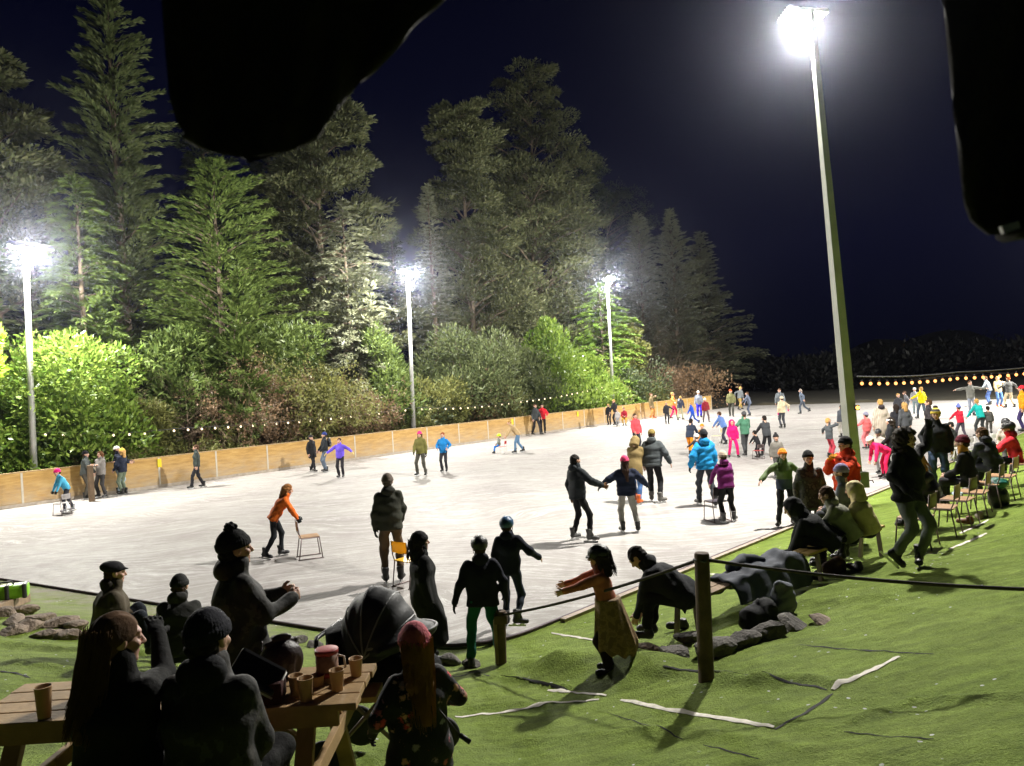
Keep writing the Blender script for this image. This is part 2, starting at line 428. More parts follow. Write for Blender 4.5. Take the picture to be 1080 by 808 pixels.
def person(label, px=None, py=None, top=None, H=None, yaw=0, j='333333', t='222222', b='1a1a1a', hat=None, hair=('short', '3a2a1c'), lean=0, side=0, crouch=0, hl='down', hr='down',
           fl=(0, 0, 0), fr=(0, 0, 0), head=(0, 0), jlen='hip', puff=0, hood=None, scarf=None, gloves=None, pack=None, seat=None, skates=True, jm=None, tm=None, group=None, loc=None, fat=1.0,
           flare=0, tgt=None, sink=0, grip=False, shiny=False, slim=False):
    NPEOPLE[0] += 1; seed = NPEOPLE[0]
    p = Vector(loc) if loc is not None else ground(px, py)
    dd_ = (p.x-B0[0])*NB[0]+(p.y-B0[1])*NB[1]
    if skates and -.45 < dd_ < 3 and (p.x-B0[0])*DB[0]+(p.y-B0[1])*DB[1] < 54: p = p-Vector((NB[0], NB[1], 0))*(dd_+.45)
    if H is None:
        H = max(.85, min(2.0, (py-top)*p.y/F*1.0))
    dist = p.y; near = dist < 7.5; mid = dist < 20
    vx = .013 if near else (.017 if mid else (.024 if dist < 36 else .034))
    hv = .006 if near else (.008 if mid else .012); hand_v = .0048 if near else (.006 if mid else .009)
    root = thing('person', label, 'person', (p.x, p.y, p.z-sink), R(yaw), group or ('skaters on the rink' if skates and seat is None else 'spectators round the rink'))
    s = (H-(.05 if skates and seat is None else 0))/1.75; hs = max(s, .55+.45*s)*1.0
    bl = .05*s if skates else 0
    L1, L2 = .43*s, .42*s
    pz = (.925*s+bl-crouch*s) if seat is None else seat+.10*s
    u = nrm((math.sin(R(side)), math.sin(R(lean)), math.cos(R(lean))*math.cos(R(side)))); sx = nrm(np.cross((0, math.cos(R(lean)), -math.sin(R(lean))), u)); f = np.cross(u, sx)
    pel = np.array((0, -.1*math.sin(R(lean))*s if seat is None else 0, pz)); W = fat*s
    chest = pel+u*.34*s; nb = pel+u*.55*s
    sh = [pel+u*.48*s+sx*.160*s*q*(.9+.1*fat) for q in (-1, 1)]; hip = [pel+sx*.088*s*q-u*.03*s for q in (-1, 1)]
    hyaw, hpit = R(head[0]), R(head[1]); up = nrm(u*.55+np.array((0, 0, 1))*.45)
    fw = nrm(f*.55+np.array((0, 1, 0))*.45); 
    hf = fw*math.cos(hyaw)-np.cross(fw, up)*-math.sin(hyaw)*-1; hf = nrm(hf-up*(hf@up)); hx_ = np.cross(hf, up)
    hf2 = hf*math.cos(hpit)+up*math.sin(hpit); up2 = up*math.cos(hpit)-hf*math.sin(hpit)
    hc = nb+up*.055*s+up2*.09*hs; HM = basis(hx_*hs, hf2*hs, up2*hs); HM[:3, 3] = hc
    # limbs
    feet = []; kn = []; FM = []
    for q, o, hp in ((-1, fl, hip[0]), (1, fr, hip[1])):
        fx, fy, fz = (q*(.1+o[0])*s, o[1]*s, .09*s+bl+o[2]*s)
        if seat is not None: fy += .46*s; 
        k, e = ik(hp, (fx, fy, fz), L1, L2, (q*.15+o[0]*.5, 1, .15)); kn.append(k); feet.append(e)
        toe = R(-10*q) if len(o) < 4 else R(o[3])
        pit = R(0 if len(o) < 5 else o[4])
        shin = nrm(k-e); fwd = np.array((-math.sin(toe), math.cos(toe), 0))
        if o[2] > .06 and len(o) < 5: fwd = nrm(np.cross(shin, np.cross(fwd, shin)))*1.0; z_ = shin
        else:
            z_ = np.array((0, 0, 1.0)); fwd = fwd*math.cos(pit)+z_*math.sin(pit); z_ = np.cross(np.cross(fwd, z_), fwd); z_ = nrm(z_)
        M = basis(np.cross(fwd, z_)*s, fwd*s, z_*s); M[:3, 3] = e-z_*.09*s; FM.append(M)
    el = []; wr = []; HN = []
    A1, A2 = .285*s, .255*s
    for q, o, S in ((-1, hl, sh[0]), (1, hr, sh[1])):
        o = ARM[o] if isinstance(o, str) else o
        T = S+(sx*q*o[0]+f*o[1]*1.0+np.array((0, 0, 1.0))*o[2])*(A1+A2) if not isinstance(o, tuple) or len(o) == 3 else S
        if tgt is not None and q == 1:
            w_ = Matrix.Rotation(-R(yaw), 3, 'Z') @ (Vector(tgt)-root.location); T = np.array(w_)
        hint = (q*.55, -.75, -.35) if o[2] < .3 else (q*1, -.3, -.5)
        e, w = ik(S, T, A1, A2, hint); el.append(e); wr.append(w)
        d = nrm(w-e); z_ = -d; x_ = np.array(sx)*q*(1); x_ = nrm(x_-z_*(x_@z_)); y_ = np.cross(z_, x_)*1
        if y_@np.array((0, 1, .3)) < 0 and q == 1: pass
        # library hand: palm to -X, thumb +Y ; the outer side of the arm is +X for the right hand
        yy = nrm(np.array((0, 1, .25))-z_*(np.array((0, 1, .25))@z_)) if abs(d[1]) < .8 else nrm(np.array((0, .1, 1))-z_*(np.array((0, .1, 1))@z_))
        xx = np.cross(yy, z_)
        if xx@(sx*q) < 0: xx = -xx                     # mirrored for the left hand
        M = basis(xx*s*1.02, yy*s*1.02, z_*s*1.02); M[:3, 3] = w; HN.append(M)
    # --- body: one mesh (trunk, limbs, head, hands)
    allp = np.array([pel, chest, nb, *sh, *hip, *kn, *feet, *el, *wr]); lo, hi = allp.min(0)-.25*s, allp.max(0)+.25*s
    S = SDF(lo, hi, max(.022, vx*1.3), .03)
    S.cone(pel, chest, .085*W, .095*W, sx, 1.35); S.cone(chest, nb-u*.03*s, .09*W, .06*s, sx, 1.3); S.cone(nb-u*.05*s, hc-up2*.05*hs, .052*s, .052*s)
    for q in (0, 1):
        S.cone(sh[q], el[q], .043*s, .036*s); S.cone(el[q], wr[q], .036*s, .026*s)
        S.cone(hip[q], kn[q], .07*s, .048*s); S.cone(kn[q], feet[q], .048*s, .035*s)
    V, Fq = S.surf(); Vs = [V]; Fs = [Fq]; ms = [np.zeros(len(Fq), int)]; n = len(V)
    hv_, hf_, hm_ = lib('head', hv, head_arr); Vs.append(xform(hv_, HM)); Fs.append(hf_+n); ms.append(hm_); n += len(hv_)
    if not gloves:
        for q in (0, 1):
            a, c = lib('hand_grip' if grip else 'hand', hand_v, (lambda h: hand_arr(h, True)) if grip else hand_arr)
            Vs.append(xform(a, HN[q])); fq = c+n; 
            if np.linalg.det(HN[q][:3, :3]) < 0: fq = fq[:, ::-1]
            Fs.append(fq); ms.append(np.zeros(len(c), int)); n += len(a)
    me = mesh_np('body', np.concatenate(Vs), np.concatenate(Fs), fm=np.concatenate(ms))
    for m_ in (SKIN, EYE, LIP): me.materials.append(m_)
    ob = bpy.data.objects.new('body', me); COL.objects.link(ob); ob.parent = root
    # --- trousers
    tl, th = np.minimum.reduce([*hip, *kn, *feet, pel])-.17*s, np.maximum.reduce([*hip, *kn, *feet, pel])+.19*s
    S = SDF(tl, th, vx, .035*s)
    wv = .008*s if slim else .016*s
    S.cone(pel-u*.0, pel+u*.1*s, .107*W, .112*W, sx, 1.38)
    for q in (0, 1):
        S.cone(hip[q], kn[q], .083*W+wv*.4, .056*s+wv, k=.04*s); S.cone(kn[q], feet[q]+(kn[q]-feet[q])*.12, .054*s+wv, .045*s+wv+flare*.02*s, k=.03*s)
    S.ripple((.0095 if mid else .006)*(.6 if slim else 1), 24, seed); link('trousers', S.mesh('trousers'), tm or cloth(t), root)
    # --- jacket
    jl = np.minimum.reduce([pel, *sh, *el, *wr])-.2*s; jh = np.maximum.reduce([nb, *sh, *el, *wr])+.2*s
    drop = {'waist': .0, 'hip': .09, 'thigh': .28, 'knee': .48, 'shin': .68}[jlen]*s
    if drop > .2*s: jl = np.minimum(jl, np.minimum.reduce(kn)-.25*s); jh = np.maximum(jh, np.maximum.reduce(kn)+.12*s)
    T = SDF(jl, jh, vx, .05*s); pk = (.095*s, .014*s*puff) if puff else None; th_ = .012*s+.018*s*puff
    T.cone(pel-u*.1*s, pel+u*.13*s, .12*W+th_, .118*W+th_, sx, 1.4, puff=pk); T.cone(pel+u*.1*s, chest, .112*W+th_, .123*W+th_, sx, 1.4, puff=pk)
    T.cone(chest, pel+u*.43*s, .122*W+th_, .088*s+th_, sx, 1.42, puff=pk); T.cone(pel+u*.42*s, nb+u*.0*s, .084*s+th_, .066*s, sx, 1.35)
    if drop > .2*s:
        kc = (kn[0]+kn[1])/2; kd = nrm(kc-pel); bot = pel+kd*drop
        if seat is None: T.cone(pel, bot+kd*.1*s, .13*W+th_, .15*W+th_+flare*.03*s, sx, 1.3, k=.08*s); T.cut(bot, kd)
        else:
            for q in (0, 1): T.cone(hip[q], hip[q]+(kn[q]-hip[q])*min(1, drop/(.43*s)), .1*W+th_, .085*s+th_, k=.06*s)
    else: T.cut(pel-u*drop, -u)
    Am = SDF(jl, jh, vx, .03*s); pa = (.085*s, .01*s*puff) if puff else None
    for q in (0, 1):
        Am.cone(sh[q]-u*.014*s, el[q], .063*s+th_*.85, .056*s+th_*.8, puff=pa); Am.cone(el[q], wr[q], .056*s+th_*.8, .043*s+th_*.6, puff=pa, k=.025*s); 
    T.union(Am, .035*s)
    T.cone(nb-u*.03*s, nb+up*.045*s, .075*s+th_*.3, .073*s+th_*.3, sx, 1.12, k=.03*s)      # collar
    T.ripple(.011*s if mid else .006*s, 20, seed+500); link('jacket', T.mesh('jacket'), jm or cloth(j, kind='shiny' if shiny else 'cloth'), root)
    # --- skirt-like or extra items
    if hood:
        o = SDF(nb-.25*s, nb+.25*s, vx, .03*s); o.ell(nb-f*.085*s+u*.01*s, (.115*s, .075*s, .085*s), np.stack((sx, f, u), 1)); o.ell(nb-f*.03*s+u*.07*s, (.07*s, .06*s, .06*s), np.stack((sx, f, u), 1), op='sub', k=.02); o.ripple(.006*s, 40, seed+9)
        link('hood', o.mesh('hood'), cloth(hood), root)
    if scarf:
        o = SDF(nb-.22*s, nb+.22*s, vx, .02*s); o.cone(nb-u*.005*s, nb+up*.06*s, .09*s, .085*s, sx, 1.15); o.ripple(.008*s, 50, seed+3); link('scarf', o.mesh('scarf'), cloth(scarf), root)
    if pack:
        o = SDF(chest-.4*s, chest+.4*s, vx, .04*s); c = chest-f*(.21*s)+u*.02*s; o.cone(c-u*.13*s, c+u*.13*s, .085*s, .075*s, sx, 1.7); o.cone(c-u*.1*s-f*.07*s, c+u*.0*s-f*.07*s, .04*s, .045*s, sx, 2.2); o.ripple(.006*s, 40, seed+4)
        link('backpack', o.mesh('backpack'), cloth(pack, kind='shiny'), root)
    if gloves:
        for q in (0, 1):
            def f_(h): 
                a, c = hand_arr(h, grip); return a*np.array((1.25, 1.12, 1.08)), c
            a, c = lib('glove%d' % grip, hand_v, f_)
            me = mesh_np('glove', xform(a, HN[q]), c[:, ::-1] if np.linalg.det(HN[q][:3, :3]) < 0 else c); link('glove', me, cloth(gloves), root)
    for q in (0, 1):
        key = ('boot', hv, skates)
        if key not in LIB: 
            V, Fq = boot_arr(max(hv, .009), not skates); LIB[key] = mesh_np('boot', V, Fq); LIB[key].materials.append(cloth('111111', kind='shiny'))
        bo = link('boot', LIB[key], cloth(b, kind='shiny'), root); bo.matrix_local = Matrix(FM[q].tolist())
        if skates and dist < 45:
            if 'blade' not in LIB: LIB['blade'] = blade_mesh(); LIB['blade'].materials.append(plain('steel', (.55, .56, .58), .3, .1, metal=.9))
            bb = bpy.data.objects.new('blade', LIB['blade']); COL.objects.link(bb); bb.parent = bo
    def headpiece(name, kind, colr, kindm='cloth'):
        key = ('hat', kind, hv)
        if key not in LIB: 
            V, Fq = hat_arr(kind, hv*(1.0 if near else 1.1)); LIB[key] = mesh_np(name, V, Fq); LIB[key].materials.append(cloth('123456'))
        o = link(name, LIB[key], cloth(colr, kind=kindm), root); o.matrix_local = Matrix(HM.tolist()); return o
    if hair and hair[0] in ('vlong', 'long') and dist < 15:
        q = np.random.default_rng(seed); mb = MB(); n_ = 170 if near else 70; ln = .42 if hair[0] == 'vlong' else .24
        for i in range(n_):
            az = q.uniform(-1.6, 1.6); x0, y0 = math.sin(az)*.09, -.022-math.cos(az)*.106; top_ = q.uniform(.0, .07); le_ = ln*q.uniform(.75, 1.12); P_ = []; ph = q.uniform(0, 6)
            for k in range(9):
                t_ = k/8; pull = t_*t_; P_.append((x0*(1.02+.10*t_-.32*pull)+.006*math.sin(ph+t_*7), (y0-.02)*(1+.0*t_)-.045*pull+.006*math.cos(ph+t_*6)-.012, top_-le_*t_))
            mb.loft(P_, [.0028, .0034, .0034, .0032, .003, .0028, .0024, .002, .001], 3, cap=False)
        hm_ = link('hair_strands', mb.mesh('hair_strands'), cloth(hair[1]), root); hm_.matrix_local = Matrix(HM.tolist())
    if hair and not (hat and hat[0] in ('hood', 'fur')): headpiece('hair', 'under' if hat and hair[0] == 'short' else hair[0], hair[1])
    if hat:
        nm = {'beanie': 'beanie', 'pom_beanie': 'beanie', 'helmet': 'helmet', 'cap': 'cap', 'hood': 'hood', 'fur': 'fur_hood', 'beret': 'flat_cap', 'band': 'headband'}[hat[0]]
        ho = headpiece(nm, 'beanie' if hat[0] == 'pom_beanie' else hat[0], hat[1], 'shiny' if hat[0] == 'helmet' else 'cloth')
        if hat[0] == 'pom_beanie': headpiece('pompom', 'pom', hat[2] if len(hat) > 2 else hat[1])
    return root, dict(hc=hc, wr=wr, pel=pel, nb=nb, feet=feet, s=s, p=p)
# ------------------------------------------------------------------ turf wrinkles (folds of the laid carpet), photo polylines dropped on the ground
def gpoly(pts, sub=6):
    out = []
    for (a, b), (c, d) in zip(pts[:-1], pts[1:]):
        for k in range(sub):
            t = k/sub; g = ground(a+(c-a)*t, b+(d-b)*t); out.append((g.x, g.y))
    g = ground(*pts[-1]); out.append((g.x, g.y)); return out
for pts, w, h in (([(590, 703), (640, 694), (695, 704)], .26, .13), ([(500, 692), (560, 702), (610, 706)], .18, .05), ([(700, 712), (760, 714), (800, 722)], .10, .05),
                  ([(800, 720), (840, 715), (878, 722)], .08, .05), ([(520, 716), (575, 724), (600, 727)], .06, .05), ([(20, 700), (70, 708), (110, 720)], .1, .06), ([(0, 680), (60, 686), (150, 690)], .09, .06),
                  ([(560, 780), (700, 770), (860, 790)], .07, .03), ([(740, 660), (830, 640), (930, 632)], .12, .07), ([(900, 640), (1000, 645), (1079, 655)], .07, .03), ([(470, 640+110), (540, 742), (620, 748)], .05, .025),
                  ([(830, 600), (930, 572), (1060, 540)], .12, .05), ([(900, 760), (960, 740), (1070, 735)], .06, .03)):
    WR.append((gpoly(pts, 3), w, h))
WR = [(np.array(P), w, h) for P, w, h in WR]
def gz(x, y): return float(gh(np.array([x]), np.array([y]))[0])

def turf_mat():
    m, nt, b = nodes('artificial_turf'); v = coords(nt)
    n1 = noise(nt, v, 1.3, 5, .6); n2 = noise(nt, v, 60, 3, .7); n3 = noise(nt, v, 6, 6, .7); n4 = noise(nt, v, 18, 5, .75)
    c = ramp(nt, n2, [(.3, (.11, .18, .022)), (.7, (.35, .48, .08))])
    c = mixc(nt, .5, c, ramp(nt, n1, [(.3, (.18, .26, .04)), (.7, (.32, .41, .095))]))
    c = mixc(nt, ramp(nt, n3, [(.5, (0, 0, 0)), (.75, (.55, .55, .55))]), c, (.09, .13, .016))
    c = mixc(nt, ramp(nt, n4, [(.64, (0, 0, 0)), (.8, (.16, .16, .16))]), c, (.30, .33, .22))
    mp5 = N(nt, 'ShaderNodeMapping'); mp5.inputs['Rotation'].default_value = (0, 0, R(-40)); mp5.inputs['Scale'].default_value = (1, 5, 1); nt.links.new(v, mp5.inputs[0])
    c = mixc(nt, 1.0, c, ramp(nt, noise(nt, mp5.outputs[0], 1.6, 8, .72), [(.3, (.62,)*3), (.5, (.95,)*3), (.72, (1.3,)*3)]), 'MULTIPLY')
    # scraped-off ice lying on the mat near the rink edge (vertex attribute = distance to the ice)
    at_ = N(nt, 'ShaderNodeAttribute'); at_.attribute_name = 'frost'
    mt = N(nt, 'ShaderNodeMath', operation='MULTIPLY'); nt.links.new(at_.outputs['Fac'], mt.inputs[0]); nt.links.new(ramp(nt, noise(nt, v, 2.2, 6, .65), [(.35, (.1, .1, .1)), (.65, (1, 1, 1))]), mt.inputs[1])
    c = mixc(nt, mt.outputs[0], c, (.42, .38, .32))
    # a few white crumbs of ice
    vo = N(nt, 'ShaderNodeTexVoronoi'); vo.inputs['Scale'].default_value = 7; nt.links.new(v, vo.inputs['Vector'])
    lt = N(nt, 'ShaderNodeMath', operation='LESS_THAN'); nt.links.new(vo.outputs['Distance'], lt.inputs[0]); lt.inputs[1].default_value = .1
    cl = ramp(nt, noise(nt, v, 1.1, 3, .6), [(.47, (0, 0, 0)), (.55, (1, 1, 1))]); mm = N(nt, 'ShaderNodeMath', operation='MULTIPLY'); nt.links.new(lt.outputs[0], mm.inputs[0]); nt.links.new(cl, mm.inputs[1])
    c = mixc(nt, mm.outputs[0], c, (.75, .76, .76))
    nt.links.new(c, b.inputs['Base Color']); b.inputs['Roughness'].default_value = .8; b.inputs['Specular IOR Level'].default_value = .12
    ad = N(nt, 'ShaderNodeMath', operation='ADD'); nt.links.new(n2, ad.inputs[0]); nt.links.new(n4, ad.inputs[1])
    bump(nt, b, ad.outputs[0], 1.0, .05); return m
TURF = turf_mat()
def axis(lo, hi, f0, f1, fine, coarse):
    a = [lo]
    while a[-1] < hi:
        x = a[-1]; d = 0 if f0 <= x <= f1 else min(abs(x-f0), abs(x-f1)); a.append(x+fine+min(coarse-fine, d*.05 if d < 14 else d*.12))
    return np.array(a)
ax, ay = axis(-45, 70, -4, 5.5, .045, 1.6), axis(-3, 95, 2.5, 10.5, .045, 1.6)
X, Y = np.meshgrid(ax, ay, indexing='ij'); Z = gh(X, Y); _, D_ = base_h(X, Y)
ni, nj = X.shape; idx = np.arange(ni*nj).reshape(ni, nj)
q = np.stack((idx[:-1, :-1], idx[1:, :-1], idx[1:, 1:], idx[:-1, 1:]), -1).reshape(-1, 4)
c4 = np.stack((X, Y), -1).reshape(-1, 2)[q].mean(1); al_ = (c4-CORNER)@DR; dn_ = (c4-B0)@NB; dd_ = np.maximum((c4-CORNER)@NR, (c4-CORNER)@NL); q = q[(al_ < 58.5) & (dn_ < 0) & (dd_ > -1.2)]
me = mesh_np('turf_bank', np.stack((X, Y, Z), -1).reshape(-1, 3), q)
t_ = (X-CORNER[0])*NL[0]+(Y-CORNER[1])*NL[1]; s_ = (X-CORNER[0])*NR[0]+(Y-CORNER[1])*NR[1]
fr = np.clip(1.25-np.maximum(t_, s_)/1.6, 0, 1)*np.where(t_ > s_, 1.0, .05); fr = fr*np.clip((-X-1.5)/4, .15, 1)
at_ = me.attributes.new('frost', 'FLOAT', 'POINT'); at_.data.foreach_set('value', fr.reshape(-1).astype(np.float32))
struct(link('turf_bank', me, TURF))
# dark ground out to the horizon
gm, gnt, gb = nodes('rough_grass'); gv = coords(gnt); gnt.links.new(ramp(gnt, noise(gnt, gv, .8, 6), [(.3, (.012, .012, .006)), (.7, (.05, .04, .02))]), gb.inputs['Base Color']); gb.inputs['Roughness'].default_value = .95
me = mesh_np('ground', np.array([(-400, -120, -.09), (400, -120, -.09), (400, 600, -.09), (-400, 600, -.09)]), np.array([(0, 1, 2, 3)])); struct(link('ground', me, gm))
# ------------------------------------------------------------------ the ice
def ice_mat():
    m, nt, b = nodes('ice'); v = coords(nt)
    n1 = noise(nt, v, .35, 6, .6); n2 = noise(nt, v, 3.2, 8, .7); 
    c = ramp(nt, n1, [(.3, (.232, .211, .207)), (.5, (.272, .256, .243)), (.7, (.312, .298, .282))])
    # skate tracks: stretched, warped noise in several directions
    tr = None
    for ang, scl in ((20, 1), (68, 1.2), (115, .8), (150, 1.1)):
        mp = N(nt, 'ShaderNodeMapping'); mp.inputs['Rotation'].default_value = (0, 0, R(ang)); mp.inputs['Scale'].default_value = (.25*scl, 5*scl, 1)
        wv = N(nt, 'ShaderNodeVectorMath', operation='ADD'); nz = N(nt, 'ShaderNodeTexNoise'); nz.inputs['Scale'].default_value = .16; nt.links.new(v, nz.inputs['Vector'])
        s5 = N(nt, 'ShaderNodeVectorMath', operation='SCALE'); s5.inputs['Scale'].default_value = 6; nt.links.new(nz.outputs['Color'], s5.inputs[0])
        nt.links.new(v, wv.inputs[0]); nt.links.new(s5.outputs[0], wv.inputs[1]); nt.links.new(wv.outputs[0], mp.inputs[0])
        r = ramp(nt, noise(nt, mp.outputs[0], 1.6, 5, .75), [(.56, (0, 0, 0)), (.6, (1, 1, 1)), (.63, (0, 0, 0))])
        if tr is None: tr = r
        else: tr = mixc(nt, 1.0, tr, r, 'ADD')
    c = mixc(nt, ramp(nt, n2, [(.5, (0, 0, 0)), (.75, (.3, .3, .3))]), c, (.215, .19, .187))
    tm = mixc(nt, 1.0, tr, (.6, .6, .6), 'MULTIPLY'); c = mixc(nt, tm, c, (.48, .47, .465))
    # scraped snow lying in patches
    c = mixc(nt, ramp(nt, noise(nt, v, 1.1, 9, .72), [(.6, (0, 0, 0)), (.7, (.75, .75, .75))]), c, (.44, .43, .42))
    c = mixc(nt, ramp(nt, noise(nt, v, .9, 3, .5), [(.3, (.4, .4, .4)), (.45, (0, 0, 0))]), c, (.235, .205, .205))
    nt.links.new(c, b.inputs['Base Color'])
    nt.links.new(ramp(nt, n2, [(.3, (.5,)*3), (.7, (.75,)*3)]), b.inputs['Roughness']); b.inputs['Specular IOR Level'].default_value = .1
    ad = N(nt, 'ShaderNodeMath', operation='ADD'); nt.links.new(n2, ad.inputs[0]); nt.links.new(tr, ad.inputs[1]); bump(nt, b, ad.outputs[0], .25, .015); return m
LE = 14.5+10    # how far the left near edge runs
far = B1+DB*1.0
cl = CORNER+DL*26; cr = CORNER+DR*58
ring = [CORNER+DR*.0]
# rounded near corner and slightly curved left edge
ipts = []
for k in range(9):
    t = k/8; a = CORNER+DL*1.1*(1-t)**2+DR*1.1*t**2; ipts.append(a)
pR = CORNER+DR*60.5; pF = B0+DB*(np.dot(pR-B0, DB)); pL = B0+DB*np.dot(cl-B0, DB)-NB*0
k_ = np.dot(B0-CORNER, NB)/np.dot(DL, NB); LQ = CORNER+DL*k_
poly = ipts+[pR, pF, LQ]
IN = lambda P: P
bm = bmesh.new(); top = [bm.verts.new((p[0], p[1], 0)) for p in poly]; bot = [bm.verts.new((p[0], p[1], -.15)) for p in poly]
bm.faces.new(top)
for i in range(len(top)): bm.faces.new((top[i], bot[i], bot[(i+1) % len(top)], top[(i+1) % len(top)]))
bmesh.ops.recalc_face_normals(bm, faces=bm.faces); me = bpy.data.meshes.new('ice'); bm.to_mesh(me); bm.free(); struct(link('ice', me, ice_mat()))
# dark rubber edging along the near sides of the ice
mb = MB(); e = [LQ, CORNER+DL*14, CORNER+DL*6]+ipts+[CORNER+DR*20, CORNER+DR*40, CORNER+DR*60]
mb.loft([(p[0]-.0, p[1]-.0, .018) for p in e], .024, 6); struct(mb.build('ice_edge', plain('edge_rubber', (.075, .045, .06), .6)))
# pale timber kerb just behind it, on the right-hand side
mb = MB(); 
for k in range(12):
    a, c = CORNER+DR*(1.6+k*3.0)+NR*.10, CORNER+DR*(1.6+k*3.0+2.97)+NR*.10; mb.bar((*a, .005), (*c, .005), .09, .09, bevel=.006)
struct(mb.build('kerb', plain('kerb_wood', (.33, .27, .22), .8, .3, 9)))
# low rough bank behind the far end of the ice and dark hills against the sky
def ridge(name, pts, h, w, mat, seed):
    q = np.random.default_rng(seed); n = 90; V = []; m = 9
    P = np.array(pts, float)
    for i in range(n):
        t = i/(n-1)*(len(P)-1); k = min(int(t), len(P)-2); c = P[k]+(P[k+1]-P[k])*(t-k); d = P[k+1]-P[k]; d = d/np.linalg.norm(d); nn = np.array((-d[1], d[0]))
        hh = h*(.8+.25*math.sin(i*.35+seed)+.12*math.sin(i*1.3)+q.normal()*.05)
        for j in range(m):
            u = j/(m-1)*2-1; V.append((*(c+nn*w*u), -.2+hh*math.cos(u*math.pi/2)**1.3+q.normal()*.02*h))
    I = np.arange(n*m).reshape(n, m); f = np.stack((I[:-1, :-1], I[1:, :-1], I[1:, 1:], I[:-1, 1:]), -1).reshape(-1, 4)
    return struct(link(name, mesh_np(name, np.array(V), f), mat))
ridge('bank', [pF+DB*1.6+NB*3, pF+DB*1.6-NB*10, pR+DB*1.6, pR+DB*1.6-NB*30], .35, .9, gm, 3)
HILL = plain('hill_grass', (.03, .035, .016), .95, .3, .3)
ridge('hill', [(-20, 190), (60, 200), (160, 190), (240, 150)], 9, 50, HILL, 5)
# ------------------------------------------------------------------ plywood barrier on the far side
def ply(name):
    m, nt, b = nodes(name); v = coords(nt, 'Object', (1, 1, 3)); g = noise(nt, v, 1.6, 8, .7); g2 = noise(nt, coords(nt, 'Object', (.6, .6, 4)), 2.4, 6, .7)
    c = ramp(nt, g2, [(.3, (.34, .18, .04)), (.5, (.48, .28, .07)), (.72, (.60, .39, .13))])
    sx_ = N(nt, 'ShaderNodeSeparateXYZ'); tc = coords(nt); nt.links.new(tc, sx_.inputs[0])
    mr = N(nt, 'ShaderNodeMapRange'); mr.inputs[1].default_value = 1.0; mr.inputs[2].default_value = .1; nt.links.new(sx_.outputs['Z'], mr.inputs[0])
    mu = N(nt, 'ShaderNodeMath', operation='MULTIPLY'); nt.links.new(mr.outputs[0], mu.inputs[0]); nt.links.new(ramp(nt, g, [(.3, (.12,)*3), (.66, (.85,)*3)]), mu.inputs[1])
    c = mixc(nt, mu.outputs[0], c, (.42, .36, .28))           # scuffs and frost thrown up by blades
    nt.links.new(c, b.inputs['Base Color']); b.inputs['Roughness'].default_value = .6; bump(nt, b, g, .2, .01); return m
PLY = ply('plywood'); SEAM = plain('seam_metal', (.52, .48, .40), .5, .1, metal=.2); RAIL = plain('rail_wood', (.40, .28, .14), .7, .25)
bar = thing('rink_barrier', 'long low plywood barrier in tan panels along the far side of the ice', 'barrier', (B0[0], B0[1], 0))
HB = 1.22; a0 = -9.0; n_p = 0; wid = 2.44
ang = math.atan2(DB[1], DB[0])
o = Vector((B0[0], B0[1], 0))
def bpt(s, off=0, z=0): p = B0+DB*s+NB*off; return Vector((p[0], p[1], z))-o
total = np.linalg.norm(B1-B0)
s0 = a0
while s0 < total-.5:
    s1 = min(s0+wid, total)
    MB().bar(bpt(s0+.03, .03, HB/2), bpt(s1-.03, .03, HB/2), .025, HB).build('panel', PLY, bar)
    mb = MB(); mb.box(bpt(s1, .027, HB/2), (.07, .035, HB), Matrix.Rotation(ang, 3, 'Z')); mb.build('seam_strip', SEAM, bar)
    s0 = s1
MB().bar(bpt(a0, .04, HB+.022), bpt(total+.03, .04, HB+.022), .075, .04, bevel=.006).build('top_rail', RAIL, bar)
MB().bar(bpt(a0, .0, .06), bpt(total, .0, .06), .03, .12).build('kick_strip', plain('kick', (.42, .36, .30), .6, .25), bar)
for k, (px, py) in enumerate(((168, 490), (540, 447), (609, 437))):
    # little yellow tags fixed to the boards
    best = min(np.arange(a0, total, .05), key=lambda s: abs(proj(*(B0+DB*s), 1.1)[0]-px))
    p = B0+DB*best-NB*.02
    mb = MB(); mb.box((0, 0, 0), (.16, .012, .34), Matrix.Rotation(ang, 3, 'Z'), .004); ob = mb.build('marker_tag', plain('yellow_tag', (.8, .62, .02), .4, .05)); ob.location = (*p, 1.0)
    tag(ob, ['yellow tag on the plywood boards beside the man walking alone', 'yellow tag on the boards behind the bending man in tan', 'yellow tag on the boards right of the red jacket pair'][k], 'tag')
# a dark timber post standing at the boards between the leaning man and the hooded woman
mb = MB(); mb.box((0, 0, .66), (.17, .15, 1.32), Matrix.Rotation(ang, 3, 'Z'), .01); ob = mb.build('gate_post', plain('dark_timber', (.13, .085, .05), .8, .3)); ob.location = (*on_z(97, 526)[:2], 0)
g = on_z(97, 529); ob.location = (g.x, g.y, 0); tag(ob, 'dark timber gate post at the boards between leaning man and grey hoodie woman', 'post')
